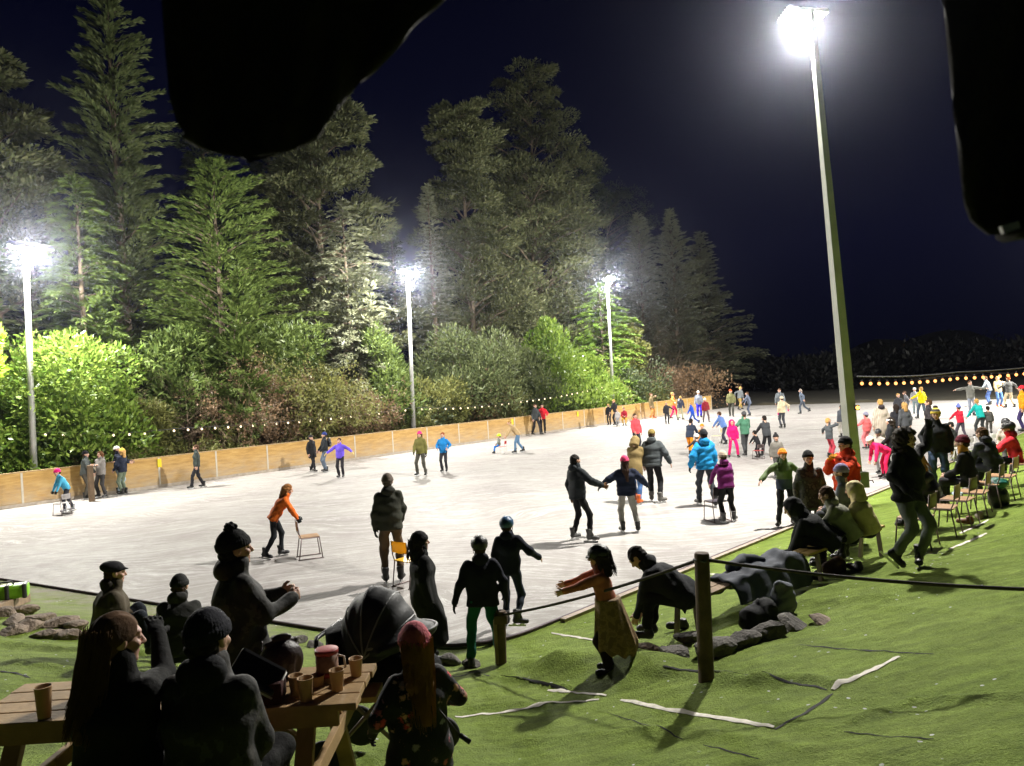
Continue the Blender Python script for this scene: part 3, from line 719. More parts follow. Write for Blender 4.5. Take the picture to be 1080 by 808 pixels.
# ------------------------------------------------------------------ trees and shrubs beyond the barrier
def leafmat(name, c0, c1, trans=.25, rough=.55):
    m, nt, b = nodes(name); gi = N(nt, 'ShaderNodeNewGeometry')
    nt.links.new(ramp(nt, gi.outputs['Random Per Island'], [(0, c0), (.6, tuple((x+y)/2 for x, y in zip(c0, c1))), (1, c1)]), b.inputs['Base Color'])
    b.inputs['Roughness'].default_value = rough; b.inputs['Specular IOR Level'].default_value = .3
    tr = N(nt, 'ShaderNodeBsdfTranslucent'); tr.inputs[0].default_value = (*[min(1, x*1.4) for x in c1], 1); mx = N(nt, 'ShaderNodeMixShader'); mx.inputs[0].default_value = trans
    nt.links.new(b.outputs[0], mx.inputs[1]); nt.links.new(tr.outputs[0], mx.inputs[2]); nt.links.new(mx.outputs[0], nt.nodes['Material Output'].inputs[0]); return m
BARK = plain('bark', (.13, .10, .07), .9, .4, 3, .6, bdist=.05)
TWIG = plain('twig', (.20, .145, .10), .9, .35, 3)
L_SPRUCE = leafmat('spruce_needles', (.045, .065, .022), (.12, .14, .055)); L_CYP = leafmat('cypress_sprays', (.05, .085, .018), (.15, .20, .05)); L_PINE = leafmat('pine_needles', (.055, .07, .03), (.15, .155, .075))
L_LAUREL = leafmat('laurel_leaves', (.06, .13, .012), (.22, .30, .055), .2, .4); L_LIME = leafmat('lime_leaves', (.16, .30, .015), (.36, .5, .05), .35); L_GREY = leafmat('grey_needles', (.09, .10, .06), (.22, .23, .14)); L_BRIGHT = leafmat('bright_sprays', (.08, .15, .02), (.22, .32, .06)); L_DEAD = leafmat('dry_leaves', (.09, .055, .03), (.22, .14, .075), .15); L_OLIVE = leafmat('olive_leaves', (.07, .085, .02), (.2, .2, .06)); L_FAR = leafmat('distant_needles', (.0015, .002, .001), (.005, .006, .003), .1); L_DARK = leafmat('dark_needles', (.03, .045, .02), (.08, .1, .045))
def norm_rows(a): return a/(np.linalg.norm(a, axis=1, keepdims=True)+1e-9)
def diamonds(C, Dv, S, L, W, k=.45):
    """leaf-shaped quads: base C, direction Dv, side S"""
    L = L[:, None]; W = W[:, None]
    return np.stack((C, C+Dv*L*k+S*W/2, C+Dv*L, C+Dv*L*k-S*W/2), 1)
def crown(name, Q, mat, parent):
    Q = np.concatenate(Q); a_ = parent.rotation_euler[2]; c_ = Q.mean(1); wx = c_[:, 0]*math.cos(a_)-c_[:, 1]*math.sin(a_)+parent.location[0]; wy = c_[:, 0]*math.sin(a_)+c_[:, 1]*math.cos(a_)+parent.location[1]
    Q = Q[((wx-B0[0])*NB[0]+(wy-B0[1])*NB[1] > .3) | (c_[:, 2] > 1.7)]; n = len(Q); me = mesh_np(name, Q.reshape(-1, 3), np.arange(n*4).reshape(n, 4), smooth=False); return link(name, me, mat, parent)
def trunk(parent, h, r, q, lean=.02, mat=BARK, top=.12, limbs=()):
    mb = MB(); pts = []; x = y = 0
    for i in range(9):
        pts.append((x, y, h*i/8-.15*(i == 0))); x += q.normal()*lean*h/8; y += q.normal()*lean*h/8
    mb.loft(pts, [r*(1.25 if i == 0 else 1-(1-top)*i/8) for i in range(9)], 9)
    for a, b_, r0 in limbs: 
        a, b_ = np.array(a), np.array(b_); mid = (a+b_)/2+np.array((0, 0, .06*np.linalg.norm(b_-a))); mb.loft([a, mid, b_], [r0, r0*.7, r0*.25], 5)
    return mb.build('trunk', mat, parent), pts
def conifer(p, h, rad, mat, label, seed, sweep=.25, droop=.25, dens=26, base=.06, leaf=.42, wid=.13, shape=1.0, nb=None, group=None, spread=.75, name='conifer', bare=0, subs=0):
    q = np.random.default_rng(seed); t = thing(name, label, 'tree', (p[0], p[1], 0), q.uniform(0, 6), group)
    nb = nb or int(h*15); Q = []; limbs = []; ph = q.uniform(0, 6, 3)
    for i in range(nb):
        u = base+(1-base)*((i+q.uniform())/nb)**1.02; z = u*h; L = rad*((1-u)**(.78*shape)*1.02+.03)*q.uniform(.62, 1.12)
        if q.uniform() < .08: L *= 1.25
        if q.uniform() < bare: continue
        az = i*2.39996+q.normal()*.35; L *= 1+.26*math.sin(2*az+ph[0]+z*.35)+.14*math.sin(3*az+ph[1]-z*.8); d = np.array((math.cos(az), math.sin(az), 0)); sd = np.array((-d[1], d[0], 0))
        n = max(14, int(L*dens*1.25)); tt = q.uniform(.12, 1, n)**.72
        sw = sweep*(1.0+.6*u); c = d*(tt*L)[:, None]; c[:, 2] += z+sw*L*tt-droop*L*tt**2
        side = q.choice((-1, 1), n); off = q.uniform(0, 1, n)*(.30*L*(1.05-tt)); c += sd*(side*off)[:, None]; c[:, 2] -= off*.12+np.abs(q.normal(0, .05*L*.5, n))
        slope = sw-2*droop*tt; dv = d+sd*(side*q.uniform(.15, spread, n))[:, None]; dv[:, 2] = slope+q.normal(0, .22, n); dv = norm_rows(dv)
        up = np.array((0, 0, 1))+q.normal(0, .45, (n, 3)); S = norm_rows(np.cross(dv, up))
        LL = leaf*q.uniform(.55, 1.25, n)*(1.1-.35*tt); Q.append(diamonds(c, dv, S, LL, wid*q.uniform(.6, 1.3, n)))
        if i % 3 == 0 and L > .8: limbs.append(((0, 0, z), tuple(d*L*.8+np.array((0, 0, z+sw*L*.8-droop*L*.64))), .012*L+.012))
    for k in range(subs):
        a0 = k*2.39996+q.normal()*.3; o = np.array((math.cos(a0), math.sin(a0), 0))*rad*q.uniform(.28, .62); sh_ = h*q.uniform(.42, .86)*(1-.25*np.linalg.norm(o)/rad); sr = rad*q.uniform(.3, .46); limbs.append(((0, 0, sh_*.25), tuple(o*.9+np.array((0, 0, sh_*.75))), .05))
        for i in range(int(nb*.30)):
            u = .18+.82*q.uniform(); z = u*sh_; L = sr*((1-u)**.7+.06)*q.uniform(.6, 1.2); az = q.uniform(0, 6.28); d = np.array((math.cos(az), math.sin(az), 0)); sd = np.array((-d[1], d[0], 0))
            n = max(12, int(L*dens*1.3)); tt = q.uniform(.1, 1, n)**.7; sw = sweep*(1.1+.9*u); c = d*(tt*L)[:, None]+o; c[:, 2] += z+sw*L*tt-droop*.6*L*tt**2
            side = q.choice((-1, 1), n); off = q.uniform(0, 1, n)*(.32*L*(1.05-tt)); c += sd*(side*off)[:, None]; dv = d+sd*(side*q.uniform(.15, spread, n))[:, None]; dv[:, 2] = sw+q.normal(0, .25, n); dv = norm_rows(dv)
            S = norm_rows(np.cross(dv, np.array((0, 0, 1))+q.normal(0, .5, (n, 3)))); Q.append(diamonds(c, dv, S, leaf*q.uniform(.55, 1.2, n), wid*q.uniform(.6, 1.3, n)))
    # leader
    n = 40; c = np.zeros((n, 3)); c[:, 2] = h*q.uniform(.93, 1.0, n); dv = norm_rows(q.normal(0, .5, (n, 3))+np.array((0, 0, .9))); Q.append(diamonds(c, dv, norm_rows(np.cross(dv, q.normal(0, 1, (n, 3)))), leaf*q.uniform(.5, 1, n), np.full(n, wid)))
    trunk(t, h*.97, .013*h+.05, q, .004, limbs=limbs); crown('crown', Q, mat, t); return t
def pine(p, h, rad, mat, label, seed, cb=.3, plates=70, per=520, leaf=.36, wid=.12, flat=.20, group=None, prof=1.0):
    q = np.random.default_rng(seed); t = thing('pine_tree', label, 'tree', (p[0], p[1], 0), q.uniform(0, 6), group); Q = []; limbs = []
    plates = int(plates*1.15)
    for i in range(plates):
        u = cb+(1-cb)*(i+q.uniform())/plates; v = (u-cb)/(1-cb); L = rad*(math.sin(math.pi*min(1, .16+.84*(1-v)**prof)*.62)+.05)*q.uniform(.35, 1.05)
        az = i*2.39996+q.normal()*.5; c0 = np.array((math.cos(az)*L, math.sin(az)*L, u*h+.1*L)); r = rad*(.26+.28*q.uniform())*(1.05-.45*v)
        n = int(per*1.3); g = q.normal(size=(n, 3)); g = norm_rows(g)*(q.uniform(.25, 1, n)**.5)[:, None]; g[:, 2] = np.where(g[:, 2] < 0, g[:, 2]*.45, g[:, 2]); c = c0+g*np.array((r, r, r*flat*1.6))
        wv = .22*r*np.sin(c[:, 0]*2.3+i)*np.cos(c[:, 1]*2.1); c[:, 2] += wv
        dv = norm_rows(g*np.array((1, 1, .5))+q.normal(0, .45, (n, 3))+np.array((0, 0, .25))+np.array((math.cos(az), math.sin(az), 0))*.5); S = norm_rows(np.cross(dv, q.normal(0, .5, (n, 3))+np.array((0, 0, 1))))
        Q.append(diamonds(c, dv, S, leaf*q.uniform(.5, 1.3, n), wid*q.uniform(.6, 1.4, n)))
        limbs.append(((0, 0, max(.1*h, u*h-.35*L)), tuple(c0), .02*L+.02))
    trunk(t, h*.95, .011*h+.06, q, .012, limbs=limbs); crown('crown', Q, mat, t); return t
def shrub(p, h, rad, mat, label, seed, n=9000, leaf=.17, wid=.075, lobes=16, group=None, name='shrub', cone=False, ry=None, upw=.35, cat='shrub', lz=0):
    q = np.random.default_rng(seed); t = thing(name, label, cat, (p[0], p[1], 0), ang, group); ry = ry or rad; Q = []; limbs = []
    for i in range(lobes):
        v = (i+.5)/lobes; a = q.uniform(0, 6.28)
        if cone: z = h*(lz+(1-lz)*(.08+.86*v)); rr = (1-v)**.7*.75; lr = rad*(.42*(1-v)+.13)
        else: z = h*(lz+(1-lz)*q.uniform(.15, .8)); rr = math.sqrt(max(0, 1-((z/h-.3)/.75)**2))*q.uniform(.25, .78); lr = rad*q.uniform(.26, .44)
        c0 = np.array((math.cos(a)*rr*rad, math.sin(a)*rr*ry, z)); m = int(n/lobes*(lr/rad/.33)**2*q.uniform(.8, 1.2)) if not cone else int(n/lobes*(.4+1.2*(1-v)))
        g = norm_rows(q.normal(size=(m, 3))); rad_ = (q.uniform(.0, 1, m)**.35*.75+.35)*(1+.18*np.sin(g[:, 0]*5+i)*np.cos(g[:, 1]*6+g[:, 2]*4)); c = c0+g*(lr*rad_)[:, None]*np.array((1, 1, min(1.0, .9)))
        dv = norm_rows(g*.8+q.normal(0, .55, (m, 3))+np.array((0, 0, upw))); S = norm_rows(np.cross(dv, q.normal(0, 1, (m, 3))+g*.6))
        k = c[:, 2] > .03; Q.append(diamonds(c, dv, S, leaf*q.uniform(.55, 1.3, m), wid*q.uniform(.6, 1.3, m))[k]); limbs.append(((0, 0, .1*h), tuple(c0), .02+.012*lr))
    trunk(t, h*.6, .035*h**.5+.02, q, .03, limbs=limbs); crown('crown', Q, mat, t); return t
def twiggy(p, h, rad, label, seed, n=26, leaf=None, group=None, mat=None, name='bare_shrub', cat='shrub'):
    """a bush of thin arching stems, with or without a few leaves"""
    q = np.random.default_rng(seed); t = thing(name, label, cat, (p[0], p[1], 0), ang, group); mb = MB(); Q = []
    def grow(a, d, L, r, depth):
        pts = [a]; 
        for k in range(4):
            d = d+q.normal(0, .16, 3)+np.array((0, 0, -.05 if depth else .0)); d /= np.linalg.norm(d); a = a+d*L/4; a[2] = max(a[2], .05); pts.append(a.copy())
        mb.loft(pts, [r, r*.85, r*.7, r*.55, r*.35], 3, cap=False)
        if leaf is not None and depth >= 1:
            m = 9; k = q.integers(1, 5, m); c = np.array(pts)[k]+q.normal(0, .09, (m, 3)); dv = norm_rows(q.normal(0, 1, (m, 3))+np.array((0, 0, .3))); Q.append(diamonds(c, dv, norm_rows(np.cross(dv, q.normal(0, 1, (m, 3)))), .15*q.uniform(.6, 1.3, m), .07*q.uniform(.6, 1.3, m)))
        if depth < 3:
            for k in range(3 if depth < 2 else 4):
                i = q.integers(1, 5); dd = d+q.normal(0, .6, 3); grow(np.array(pts[i]), dd/np.linalg.norm(dd), L*q.uniform(.45, .7), r*.55, depth+1)
    for i in range(n):
        a = q.uniform(0, 6.28); s = q.uniform(.1, .75); d = np.array((math.cos(a)*s, math.sin(a)*s, 1)); grow(np.array((math.cos(a)*rad*s*.6, math.sin(a)*rad*s*.6, 0)), d/np.linalg.norm(d), h*q.uniform(.45, .72), .017, 0)
    a_ = ang
    bad = [v for v in mb.bm.verts if v.co.z < 1.7 and ((v.co.x*math.cos(a_)-v.co.y*math.sin(a_)+p[0]-B0[0])*NB[0]+(v.co.x*math.sin(a_)+v.co.y*math.cos(a_)+p[1]-B0[1])*NB[1]) < .2]
    bmesh.ops.delete(mb.bm, geom=bad, context='VERTS'); mb.build('branches', mat or TWIG, t)
    if Q: crown('foliage', Q, leaf, t)
    return t
def behind(px, off):
    f_ = lambda s: proj(*(B0+DB*s+NB*off), 0)[0]-px
    lo, hi = -24., 90.
    for _ in range(50):
        m = (lo+hi)/2
        if f_(m) < 0: lo = m
        else: hi = m
    return B0+DB*lo+NB*off
def place(px, off, top, hw):
    p = behind(px, off); bx, by = proj(p[0], p[1], 0); h = (by-top)*p[1]/F/math.cos(ROLL)*1.0
    return p, h, hw*p[1]/F
def tz(px, off, top, hw): return place(px, off, top, hw)
# -- big background conifers, left to right
K = 'tall trees behind the rink'
for fn, px, off, top, hw, mat, label, kw in (
    (conifer, 142, 10, -22, 88, L_SPRUCE, 'tallest spruce at upper left running out of the top of the frame', dict(sweep=.55, droop=.28, dens=44, leaf=.42, wid=.1, shape=.9)),
    (pine, 6, 13, 62, 95, L_PINE, 'broad pine leaning in at the left edge above the leftmost lamp', dict(cb=.42, plates=46)),
    (conifer, 98, 6, 186, 78, L_CYP, 'spreading conifer with sweeping fronds just right of the leftmost lamp post', dict(sweep=.35, droop=.45, leaf=.38, wid=.09, shape=.75, dens=42, subs=7)),
    (conifer, 243, 4.5, 172, 92, L_CYP, 'big feathery dark green cypress between the two left lamp posts', dict(sweep=.5, droop=.35, dens=44, leaf=.36, wid=.09, shape=.62, spread=.7, subs=13)),
    (conifer, 232, 15, 40, 80, L_DARK, 'dark spruce rising behind the feathery cypress', dict(sweep=.3, droop=.3)),
    (pine, 352, 10, 102, 78, L_PINE, 'rounded pine rising right of the hanging dark flap', dict(cb=.25, plates=70, per=500)),
    (conifer, 376, 5, 212, 66, L_GREY, 'pale silvery conifer just left of the middle lamp post', dict(sweep=.4, droop=.5, leaf=.34, wid=.09, shape=.8, dens=44, subs=6)),
    (pine, 505, 11, 112, 62, L_PINE, 'tall layered pine right of the middle lamp, left one of a pair', dict(cb=.22, plates=90, per=480, prof=1.3)),
    (pine, 578, 19, 76, 62, L_PINE, 'highest pine in the middle with a flat topped crown', dict(cb=.4, plates=64, per=420)),
    (pine, 572, 12, 172, 72, L_PINE, 'broad layered pine in front of the highest one, right of the pair', dict(cb=.2, plates=80, per=480)),
    (conifer, 466, 8, 196, 34, L_GREY, 'slender pale spruce right behind the middle lamp', dict(sweep=.3, droop=.3, leaf=.45)),
    (pine, 626, 26, 165, 46, L_DARK, 'dim pine standing far back right of the highest pine', dict(cb=.3, plates=50, per=350)),
    (conifer, 640, 5.5, 300, 54, L_BRIGHT, 'bright green conifer lit from above behind the third lamp post', dict(sweep=.35, droop=.45, leaf=.42, wid=.13, shape=.8, dens=34, subs=5)),
    (conifer, 684, 16, 226, 44, L_GREY, 'dim spruce beyond the third lamp, leftmost of three spires', dict(sweep=.5, droop=.3, leaf=.6, wid=.13)),
    (conifer, 718, 14, 222, 52, L_GREY, 'dim spruce beyond the third lamp, middle of three spires', dict(sweep=.5, droop=.3, leaf=.6, wid=.13)),
    (conifer, 748, 16, 246, 50, L_GREY, 'dim spruce beyond the third lamp, rightmost of three spires', dict(sweep=.5, droop=.35, leaf=.6, wid=.13)),
    (pine, 765, 34, 205, 62, L_DARK, 'faint dark pine far back against the night sky', dict(cb=.35, plates=50, per=320)),
    (conifer, 792, 22, 285, 50, L_DARK, 'faint dark spruce at the far end behind the end of the barrier', dict(sweep=.4, droop=.3, leaf=.6, wid=.14)),
    (conifer, 818, 30, 318, 46, L_DARK, 'smallest faint spruce on the right end of the tree line', dict(sweep=.4, droop=.3, leaf=.6, wid=.14)),
    (conifer, 45, 19, 128, 80, L_DARK, 'dark spruce deep behind the leftmost lamp', dict(sweep=.3, droop=.3)),
    (conifer, 300, 17, 92, 70, L_DARK, 'dark spruce in the gap left of the rounded pine', dict(sweep=.3, droop=.3)),
    (conifer, 425, 18, 236, 60, L_DARK, 'dark spruce in the gap above the middle lamp', dict(sweep=.3, droop=.3)),
    (conifer, -40, 8, 170, 90, L_SPRUCE, 'conifer cut off by the left edge of the frame', dict(sweep=.35, droop=.35)),
    (conifer, 530, 24, 215, 60, L_DARK, 'dark spruce between the two layered pines', dict(sweep=.3, droop=.3)),
    ):
    p, h, r = place(px, off, top, hw); fn(p, h, r, mat, label, int(px*7+top+900), group=K, **kw)
# -- lit shrubs just behind the boards
G = 'shrubs behind the barrier'
for px, off, top, hw, mat, label, kw in (
    (78, 2.6, 346, 88, L_LAUREL, 'big round laurel bush with bright glossy leaves beside the leftmost lamp post', dict(n=21000, leaf=.26, wid=.11, lobes=30)),
    (8, 3.0, 372, 60, L_LAUREL, 'glossy laurel bush at the left edge behind the leftmost lamp post', dict(n=9000, leaf=.24, wid=.1, lobes=16)),
    (152, 2.2, 402, 40, L_OLIVE, 'small olive bush at the right flank of the big laurel', dict(n=7000, leaf=.18, wid=.08, lobes=14)),
    (584, 3.4, 334, 56, L_LAUREL, 'tall cone shaped light green bush left of the third lamp post', dict(n=17000, leaf=.3, wid=.13, cone=True, lobes=34, upw=.8)),
    (622, 2.6, 372, 42, L_LAUREL, 'light green bush sloping down beside the third lamp post', dict(n=9000, leaf=.28, wid=.12, cone=True, lobes=22, upw=.7)),
    (668, 4.5, 332, 34, L_OLIVE, 'rounded dark olive bush just right of the third lamp post', dict(n=9000, leaf=.28, wid=.11, cone=True, lobes=24)),
    (498, 3.2, 328, 62, L_SPRUCE, 'dull green mound of foliage right of the middle lamp post', dict(n=15000, leaf=.32, wid=.09, lobes=30, upw=.7)),
    (545, 3.2, 352, 46, L_SPRUCE, 'dull green bush between the mound and the cone shaped bush', dict(n=9000, leaf=.3, wid=.09, lobes=20, upw=.6)),
    (400, 3.0, 338, 50, L_CYP, 'feathery green bush at the foot of the silvery conifer', dict(n=12000, leaf=.32, wid=.09, cone=True, lobes=26, upw=.6)),
    (460, 2.4, 390, 40, L_OLIVE, 'low olive bush right of the middle lamp post', dict(n=7000, leaf=.22, wid=.09, lobes=16)),
    (338, 2.2, 384, 44, L_OLIVE, 'loose pale olive bush left of the silvery conifer', dict(n=7000, leaf=.2, wid=.09, lobes=16)),
    (210, 4, 330, 70, L_CYP, 'dark shrub under the feathery cypress', dict(n=10000, leaf=.35, wid=.1, lobes=18)),
    (300, 4, 330, 60, L_CYP, 'dark shrub right of the feathery cypress base', dict(n=9000, leaf=.35, wid=.1, lobes=18)),
    ):
    p, h, r = place(px, off, top, hw); shrub(p, h, r, mat, label, int(px*3+top), group=G, **kw)
p, h, r = place(-34, 1.2, 262, 46); shrub(p, h, r, L_LIME, 'lime green leafy tree poking in at the left edge under the lamp', 41, n=5000, leaf=.3, wid=.16, lobes=16, lz=.4, name='leafy_tree', cat='tree')
for px, off, top, hw, label, lf in (
    (206, 1.8, 384, 40, 'tangled brown bare bush right of the olive bush', None), (262, 1.9, 388, 40, 'brown twiggy bush with dry leaves under the cypress', L_DEAD), (318, 1.8, 372, 44, 'twiggy bush with sparse green leaves between the brown bushes', L_OLIVE),
    (368, 1.6, 404, 36, 'brown bare bush left of the middle lamp post', L_DEAD), (678, 3.4, 378, 24, 'pale leafless bush right of the third lamp post', None), (706, 8, 350, 26, 'dim leafless tree under the three spires', None), (128, 1.4, 440, 40, 'dark straggly undergrowth below the big laurel', L_OLIVE), (432, 1.4, 430, 30, 'low straggly bush at the foot of the middle lamp post', L_OLIVE), (520, 1.4, 412, 40, 'low straggly bush behind the boards at the middle', L_OLIVE), (236, 1.2, 446, 30, 'low spiky undergrowth behind the man walking alone', L_OLIVE)):
    p, h, r = place(px, off+1.0, top, hw*.8); twiggy(p, h, r, label, int(px+top), n=34 if lf is None else 30, leaf=lf, group='twiggy bushes behind the barrier')
# dense low undergrowth that fills the foot of the tree line, one bush after another
UG = ['behind the leftmost boards', 'behind the boards left of the hooded woman', 'behind the boards at the walking man', 'behind the boards at the black coat', 'behind the boards at the purple jacket', 'behind the boards at the middle lamp', 'behind the boards right of the middle lamp', 'behind the boards at the tan bending man', 'behind the boards at the red jacket pair', 'behind the boards at the third lamp', 'behind the boards right of the third lamp', 'behind the last boards on the right']
for k, px in enumerate((20, 92, 160, 235, 300, 372, 430, 500, 560, 618, 668, 720)):
    p, h, r = place(px, 3.6, [445, 440, 432, 420, 412, 412, 405, 400, 395, 392, 388, 390][k], 50); shrub(p, h, r, [L_DARK, L_OLIVE, L_DARK, L_DEAD][k % 4], 'low dark undergrowth bush '+UG[k], 77+k, n=4500, leaf=.3, wid=.09, lobes=14, group='undergrowth behind the barrier')
# far trees that close the right-hand horizon
for k, (px, Y, top, hw) in enumerate(((850, 110, 408, 60), (905, 120, 392, 62), (960, 118, 399, 70), (1020, 122, 380, 70), (1075, 118, 390, 70), (1130, 112, 370, 70))):
    p = at(px, 400, Y); by = proj(p.x, Y, 0)[1]; shrub((p.x, Y), (by-top)*Y/F*.5, hw*Y/F*1.3, L_FAR, ['black distant tree clump behind the big right lamp post, leftmost', 'black distant tree clump just right of the big lamp post', 'black distant tree clump behind the yellow jacket', 'black distant tree clump behind the grey skater', 'black distant tree clump at the right edge', 'black distant tree clump beyond the right edge'][k], 300+k, n=5000, leaf=.9, wid=.4, lobes=14, group='distant trees beyond the rink', name='distant_tree', cat='tree')
# ------------------------------------------------------------------ night sky, haze, floodlights, string lights
w = bpy.data.worlds.new('World'); SC.world = w; w.use_nodes = True; nt = w.node_tree; bg = nt.nodes['Background']
tc = N(nt, 'ShaderNodeTexCoord'); sp = N(nt, 'ShaderNodeSeparateXYZ'); nt.links.new(tc.outputs['Generated'], sp.inputs[0])
nt.links.new(ramp(nt, sp.outputs['Z'], [(0, (.0004, .0007, .0050)), (.15, (.0005, .0010, .0120)), (.6, (.0002, .0004, .0040))]), bg.inputs[0]); bg.inputs[1].default_value = .9
HAZE = .0003
mb = MB(); mb.box((10, 60, 18), (150, 150, 42)); me = mb.mesh('haze')
hm = bpy.data.materials.new('haze'); hm.use_nodes = True; hn = hm.node_tree; hn.nodes.clear(); out = hn.nodes.new('ShaderNodeOutputMaterial'); pv = hn.nodes.new('ShaderNodeVolumePrincipled')
pv.inputs['Color'].default_value = (.72, .76, 1, 1); pv.inputs['Density'].default_value = HAZE; pv.inputs['Anisotropy'].default_value = .95; hn.links.new(pv.outputs[0], out.inputs['Volume'])
ho = struct(link('haze', me, hm), 'stuff'); ho['label'] = 'thin night mist hanging over the rink'
STEEL = plain('galvanised', (.46, .46, .45), .45, .12, 4, .1, metal=.35); DARKM = plain('dark_metal', (.05, .05, .055), .5, .2)
def emit(name, c, s):
    m = bpy.data.materials.new(name); m.use_nodes = True; nt = m.node_tree; nt.nodes.clear(); o = nt.nodes.new('ShaderNodeOutputMaterial'); e = nt.nodes.new('ShaderNodeEmission'); e.inputs[0].default_value = (*c, 1); e.inputs[1].default_value = s; nt.links.new(e.outputs[0], o.inputs[0]); return m
LENS = emit('floodlight_lens', (1, .97, .88), 60); LENS.cycles.emission_sampling = 'NONE'
def lamp(name, label, base, topx, topy, r0, r1, aim, watts, n=10, square=False, big=1.0, cone=150, back=0):
    """lamp post with a cross arm and two LED floodlight heads; the light comes from a lamp at the heads"""
    base = Vector(base); top = at(topx, topy, base.y); d = top-base
    t = thing(name, label, 'lamp post', base, 0, 'floodlight posts round the rink')
    mb = MB()
    if square: mb.loft([(0, 0, -.3), d*.5, d], [r0, (r0+r1)/2, r1], 4, flat=(.55, .83, 0))
    else: mb.loft([(0, 0, -.3), d*.5, d], [r0, (r0+r1)/2, r1], n)
    mb.build('pole', STEEL if not square else plain('pole_paint', (.40, .41, .36), .6, .15, 3), t)
    MB().box((0, 0, .02), (r0*3.2, r0*3.2, .05), bevel=.01).build('base_plate', STEEL, t)
    a = Vector(aim)-top; a.z = 0; a.normalize(); s = Vector((-a.y, a.x, 0))
    MB().bar(d-s*.5*big, d+s*.5*big, .08, .08, bevel=.01).build('cross_arm', STEEL, t)
    for q in (-.42, 0, .42):
        c = d+s*q*big+a*.34*big+Vector((0, 0, .03)); tilt = Matrix((s, a*math.cos(.30)-Vector((0, 0, 1))*math.sin(.30), a*math.sin(.30)+Vector((0, 0, 1))*math.cos(.30))).transposed()
        hd = MB(); hd.box(c, (.33*big, .52*big, .07*big), tilt, .015); 
        for k in range(5): hd.box(c+tilt @ Vector((0, (-.18+.09*k)*big, .055*big)), (.29*big, .012*big, .05*big), tilt)
        h = hd.build('floodlight', DARKM if not square else STEEL, t); le = MB(); le.box(c+tilt @ Vector((0, 0, -.041*big)), (.28*big, .46*big, .008), tilt); le.build('lens', LENS, h)
    ld = bpy.data.lights.new(name, 'SPOT'); ld.energy = watts; ld.color = (1, .965, .885); ld.spot_size = R(cone); ld.spot_blend = .35; ld.shadow_soft_size = .3*big
    lo = bpy.data.objects.new('floodlight_beam', ld); COL.objects.link(lo); lo.parent = t; lo.location = d+a*.40*big+Vector((0, 0, -.22)); lo.rotation_euler = (Vector(aim)-top).to_track_quat('-Z', 'Y').to_euler()
    if back:
        ld = bpy.data.lights.new(name, 'POINT'); ld.energy = back; ld.color = (1, .965, .885); ld.shadow_soft_size = .3
        lo = bpy.data.objects.new('floodlight_spill', ld); COL.objects.link(lo); lo.parent = t; lo.location = d+a*.3*big+Vector((0, 0, -.3))
    return t
def bp(px, off=.9): p = behind(px, off); return (p[0], p[1], 0)
mid_ice = Vector((3, 30, 0))
W0 = 1500
lamp('floodlight_post', 'leftmost floodlight post rising behind the boards beside the laurel bush', bp(37), 27, 262, .13, .085, (-8, 22, 0), W0, back=13500, big=1.2)
lamp('floodlight_post', 'middle floodlight post behind the boards between the pink hat and blue jacket skaters', bp(437), 430, 287, .13, .085, (2, 28, 0), 700, back=13500, big=1.2)
lamp('floodlight_post', 'third floodlight post farthest back by the bright green conifer', bp(648), 640, 293, .14, .09, (17, 56, 0), 17000, back=13500)
PB = on_z(905, 536)
lamp('floodlight_post', 'tallest floodlight post in front on the right, behind the orange puffer jacket', (PB.x, PB.y, 0), 855, 11, .185, .08, (6, 24, 0), 900, square=True, big=.92, cone=178, back=21500)
# two unseen posts added right of the frame to brighten the far ice
for k, (s, e) in enumerate(((31, 5000), (52, 62000))):
    p = CORNER+DR*s+NR*3.2; px, py = proj(p[0], p[1], 10.5)
    lamp('floodlight_post', ['floodlight post beyond the right edge of the frame, nearer one', 'floodlight post beyond the right edge of the frame, farther one'][k], (p[0], p[1], 0), px-25, py, .2, .12, tuple(B0+DB*s-NB*9)+(0,), e, square=True, big=1.2, cone=160, back=600)
BULB = emit('bulb_glow', (1, .38, .11), 3.5); BULB.cycles.emission_sampling = 'NONE'
BULBW = emit('bulb_white', (1, .8, .52), 3); BULBW.cycles.emission_sampling = 'NONE'
def string(label, pts3, n, mat, rb, sag, drop=.1, cr=.012):
    t = thing('string_lights', label, 'string lights', pts3[0]); o = Vector(pts3[0]); P = []
    for a, b_ in zip(pts3[:-1], pts3[1:]):
        a, b_ = Vector(a), Vector(b_)
        for k in range(16):
            u = k/16; P.append(a+(b_-a)*u-Vector((0, 0, sag*4*u*(1-u)))-o)
    P.append(Vector(pts3[-1])-o); MB().loft(P, cr, 5).build('cable', DARKM, t)
    L = [0]
    for a, b_ in zip(P[:-1], P[1:]): L.append(L[-1]+(b_-a).length)
    bmesh_ = MB(); bmesh_.lathe([(0.0, -rb*1.15), (rb*.6, -rb*.95), (rb, -rb*.2), (rb*.85, rb*.45), (rb*.4, rb*.95), (.0, rb*1.0)], n=10); bme = bmesh_.mesh('bulb'); bme.materials.append(mat)
    sk = MB(); sk.lathe([(rb*.45, 0), (rb*.45, rb*1.5), (.0, rb*1.6)], n=8); sme = sk.mesh('socket'); sme.materials.append(DARKM)
    for i in range(n):
        s = L[-1]*(i+.5)/n; k = max(j for j in range(len(L)) if L[j] <= s); k = min(k, len(P)-2); p = P[k]+(P[k+1]-P[k])*((s-L[k])/(L[k+1]-L[k]))
        b = bpy.data.objects.new('bulb', bme); COL.objects.link(b); b.parent = t; b.location = p-Vector((0, 0, drop+rb))
        c = bpy.data.objects.new('socket', sme); COL.objects.link(c); c.parent = b; c.location = (0, 0, rb*.8)
    return t
def back_at(px, py, off): 
    p = behind(px, off); return at(px, py, p[1])
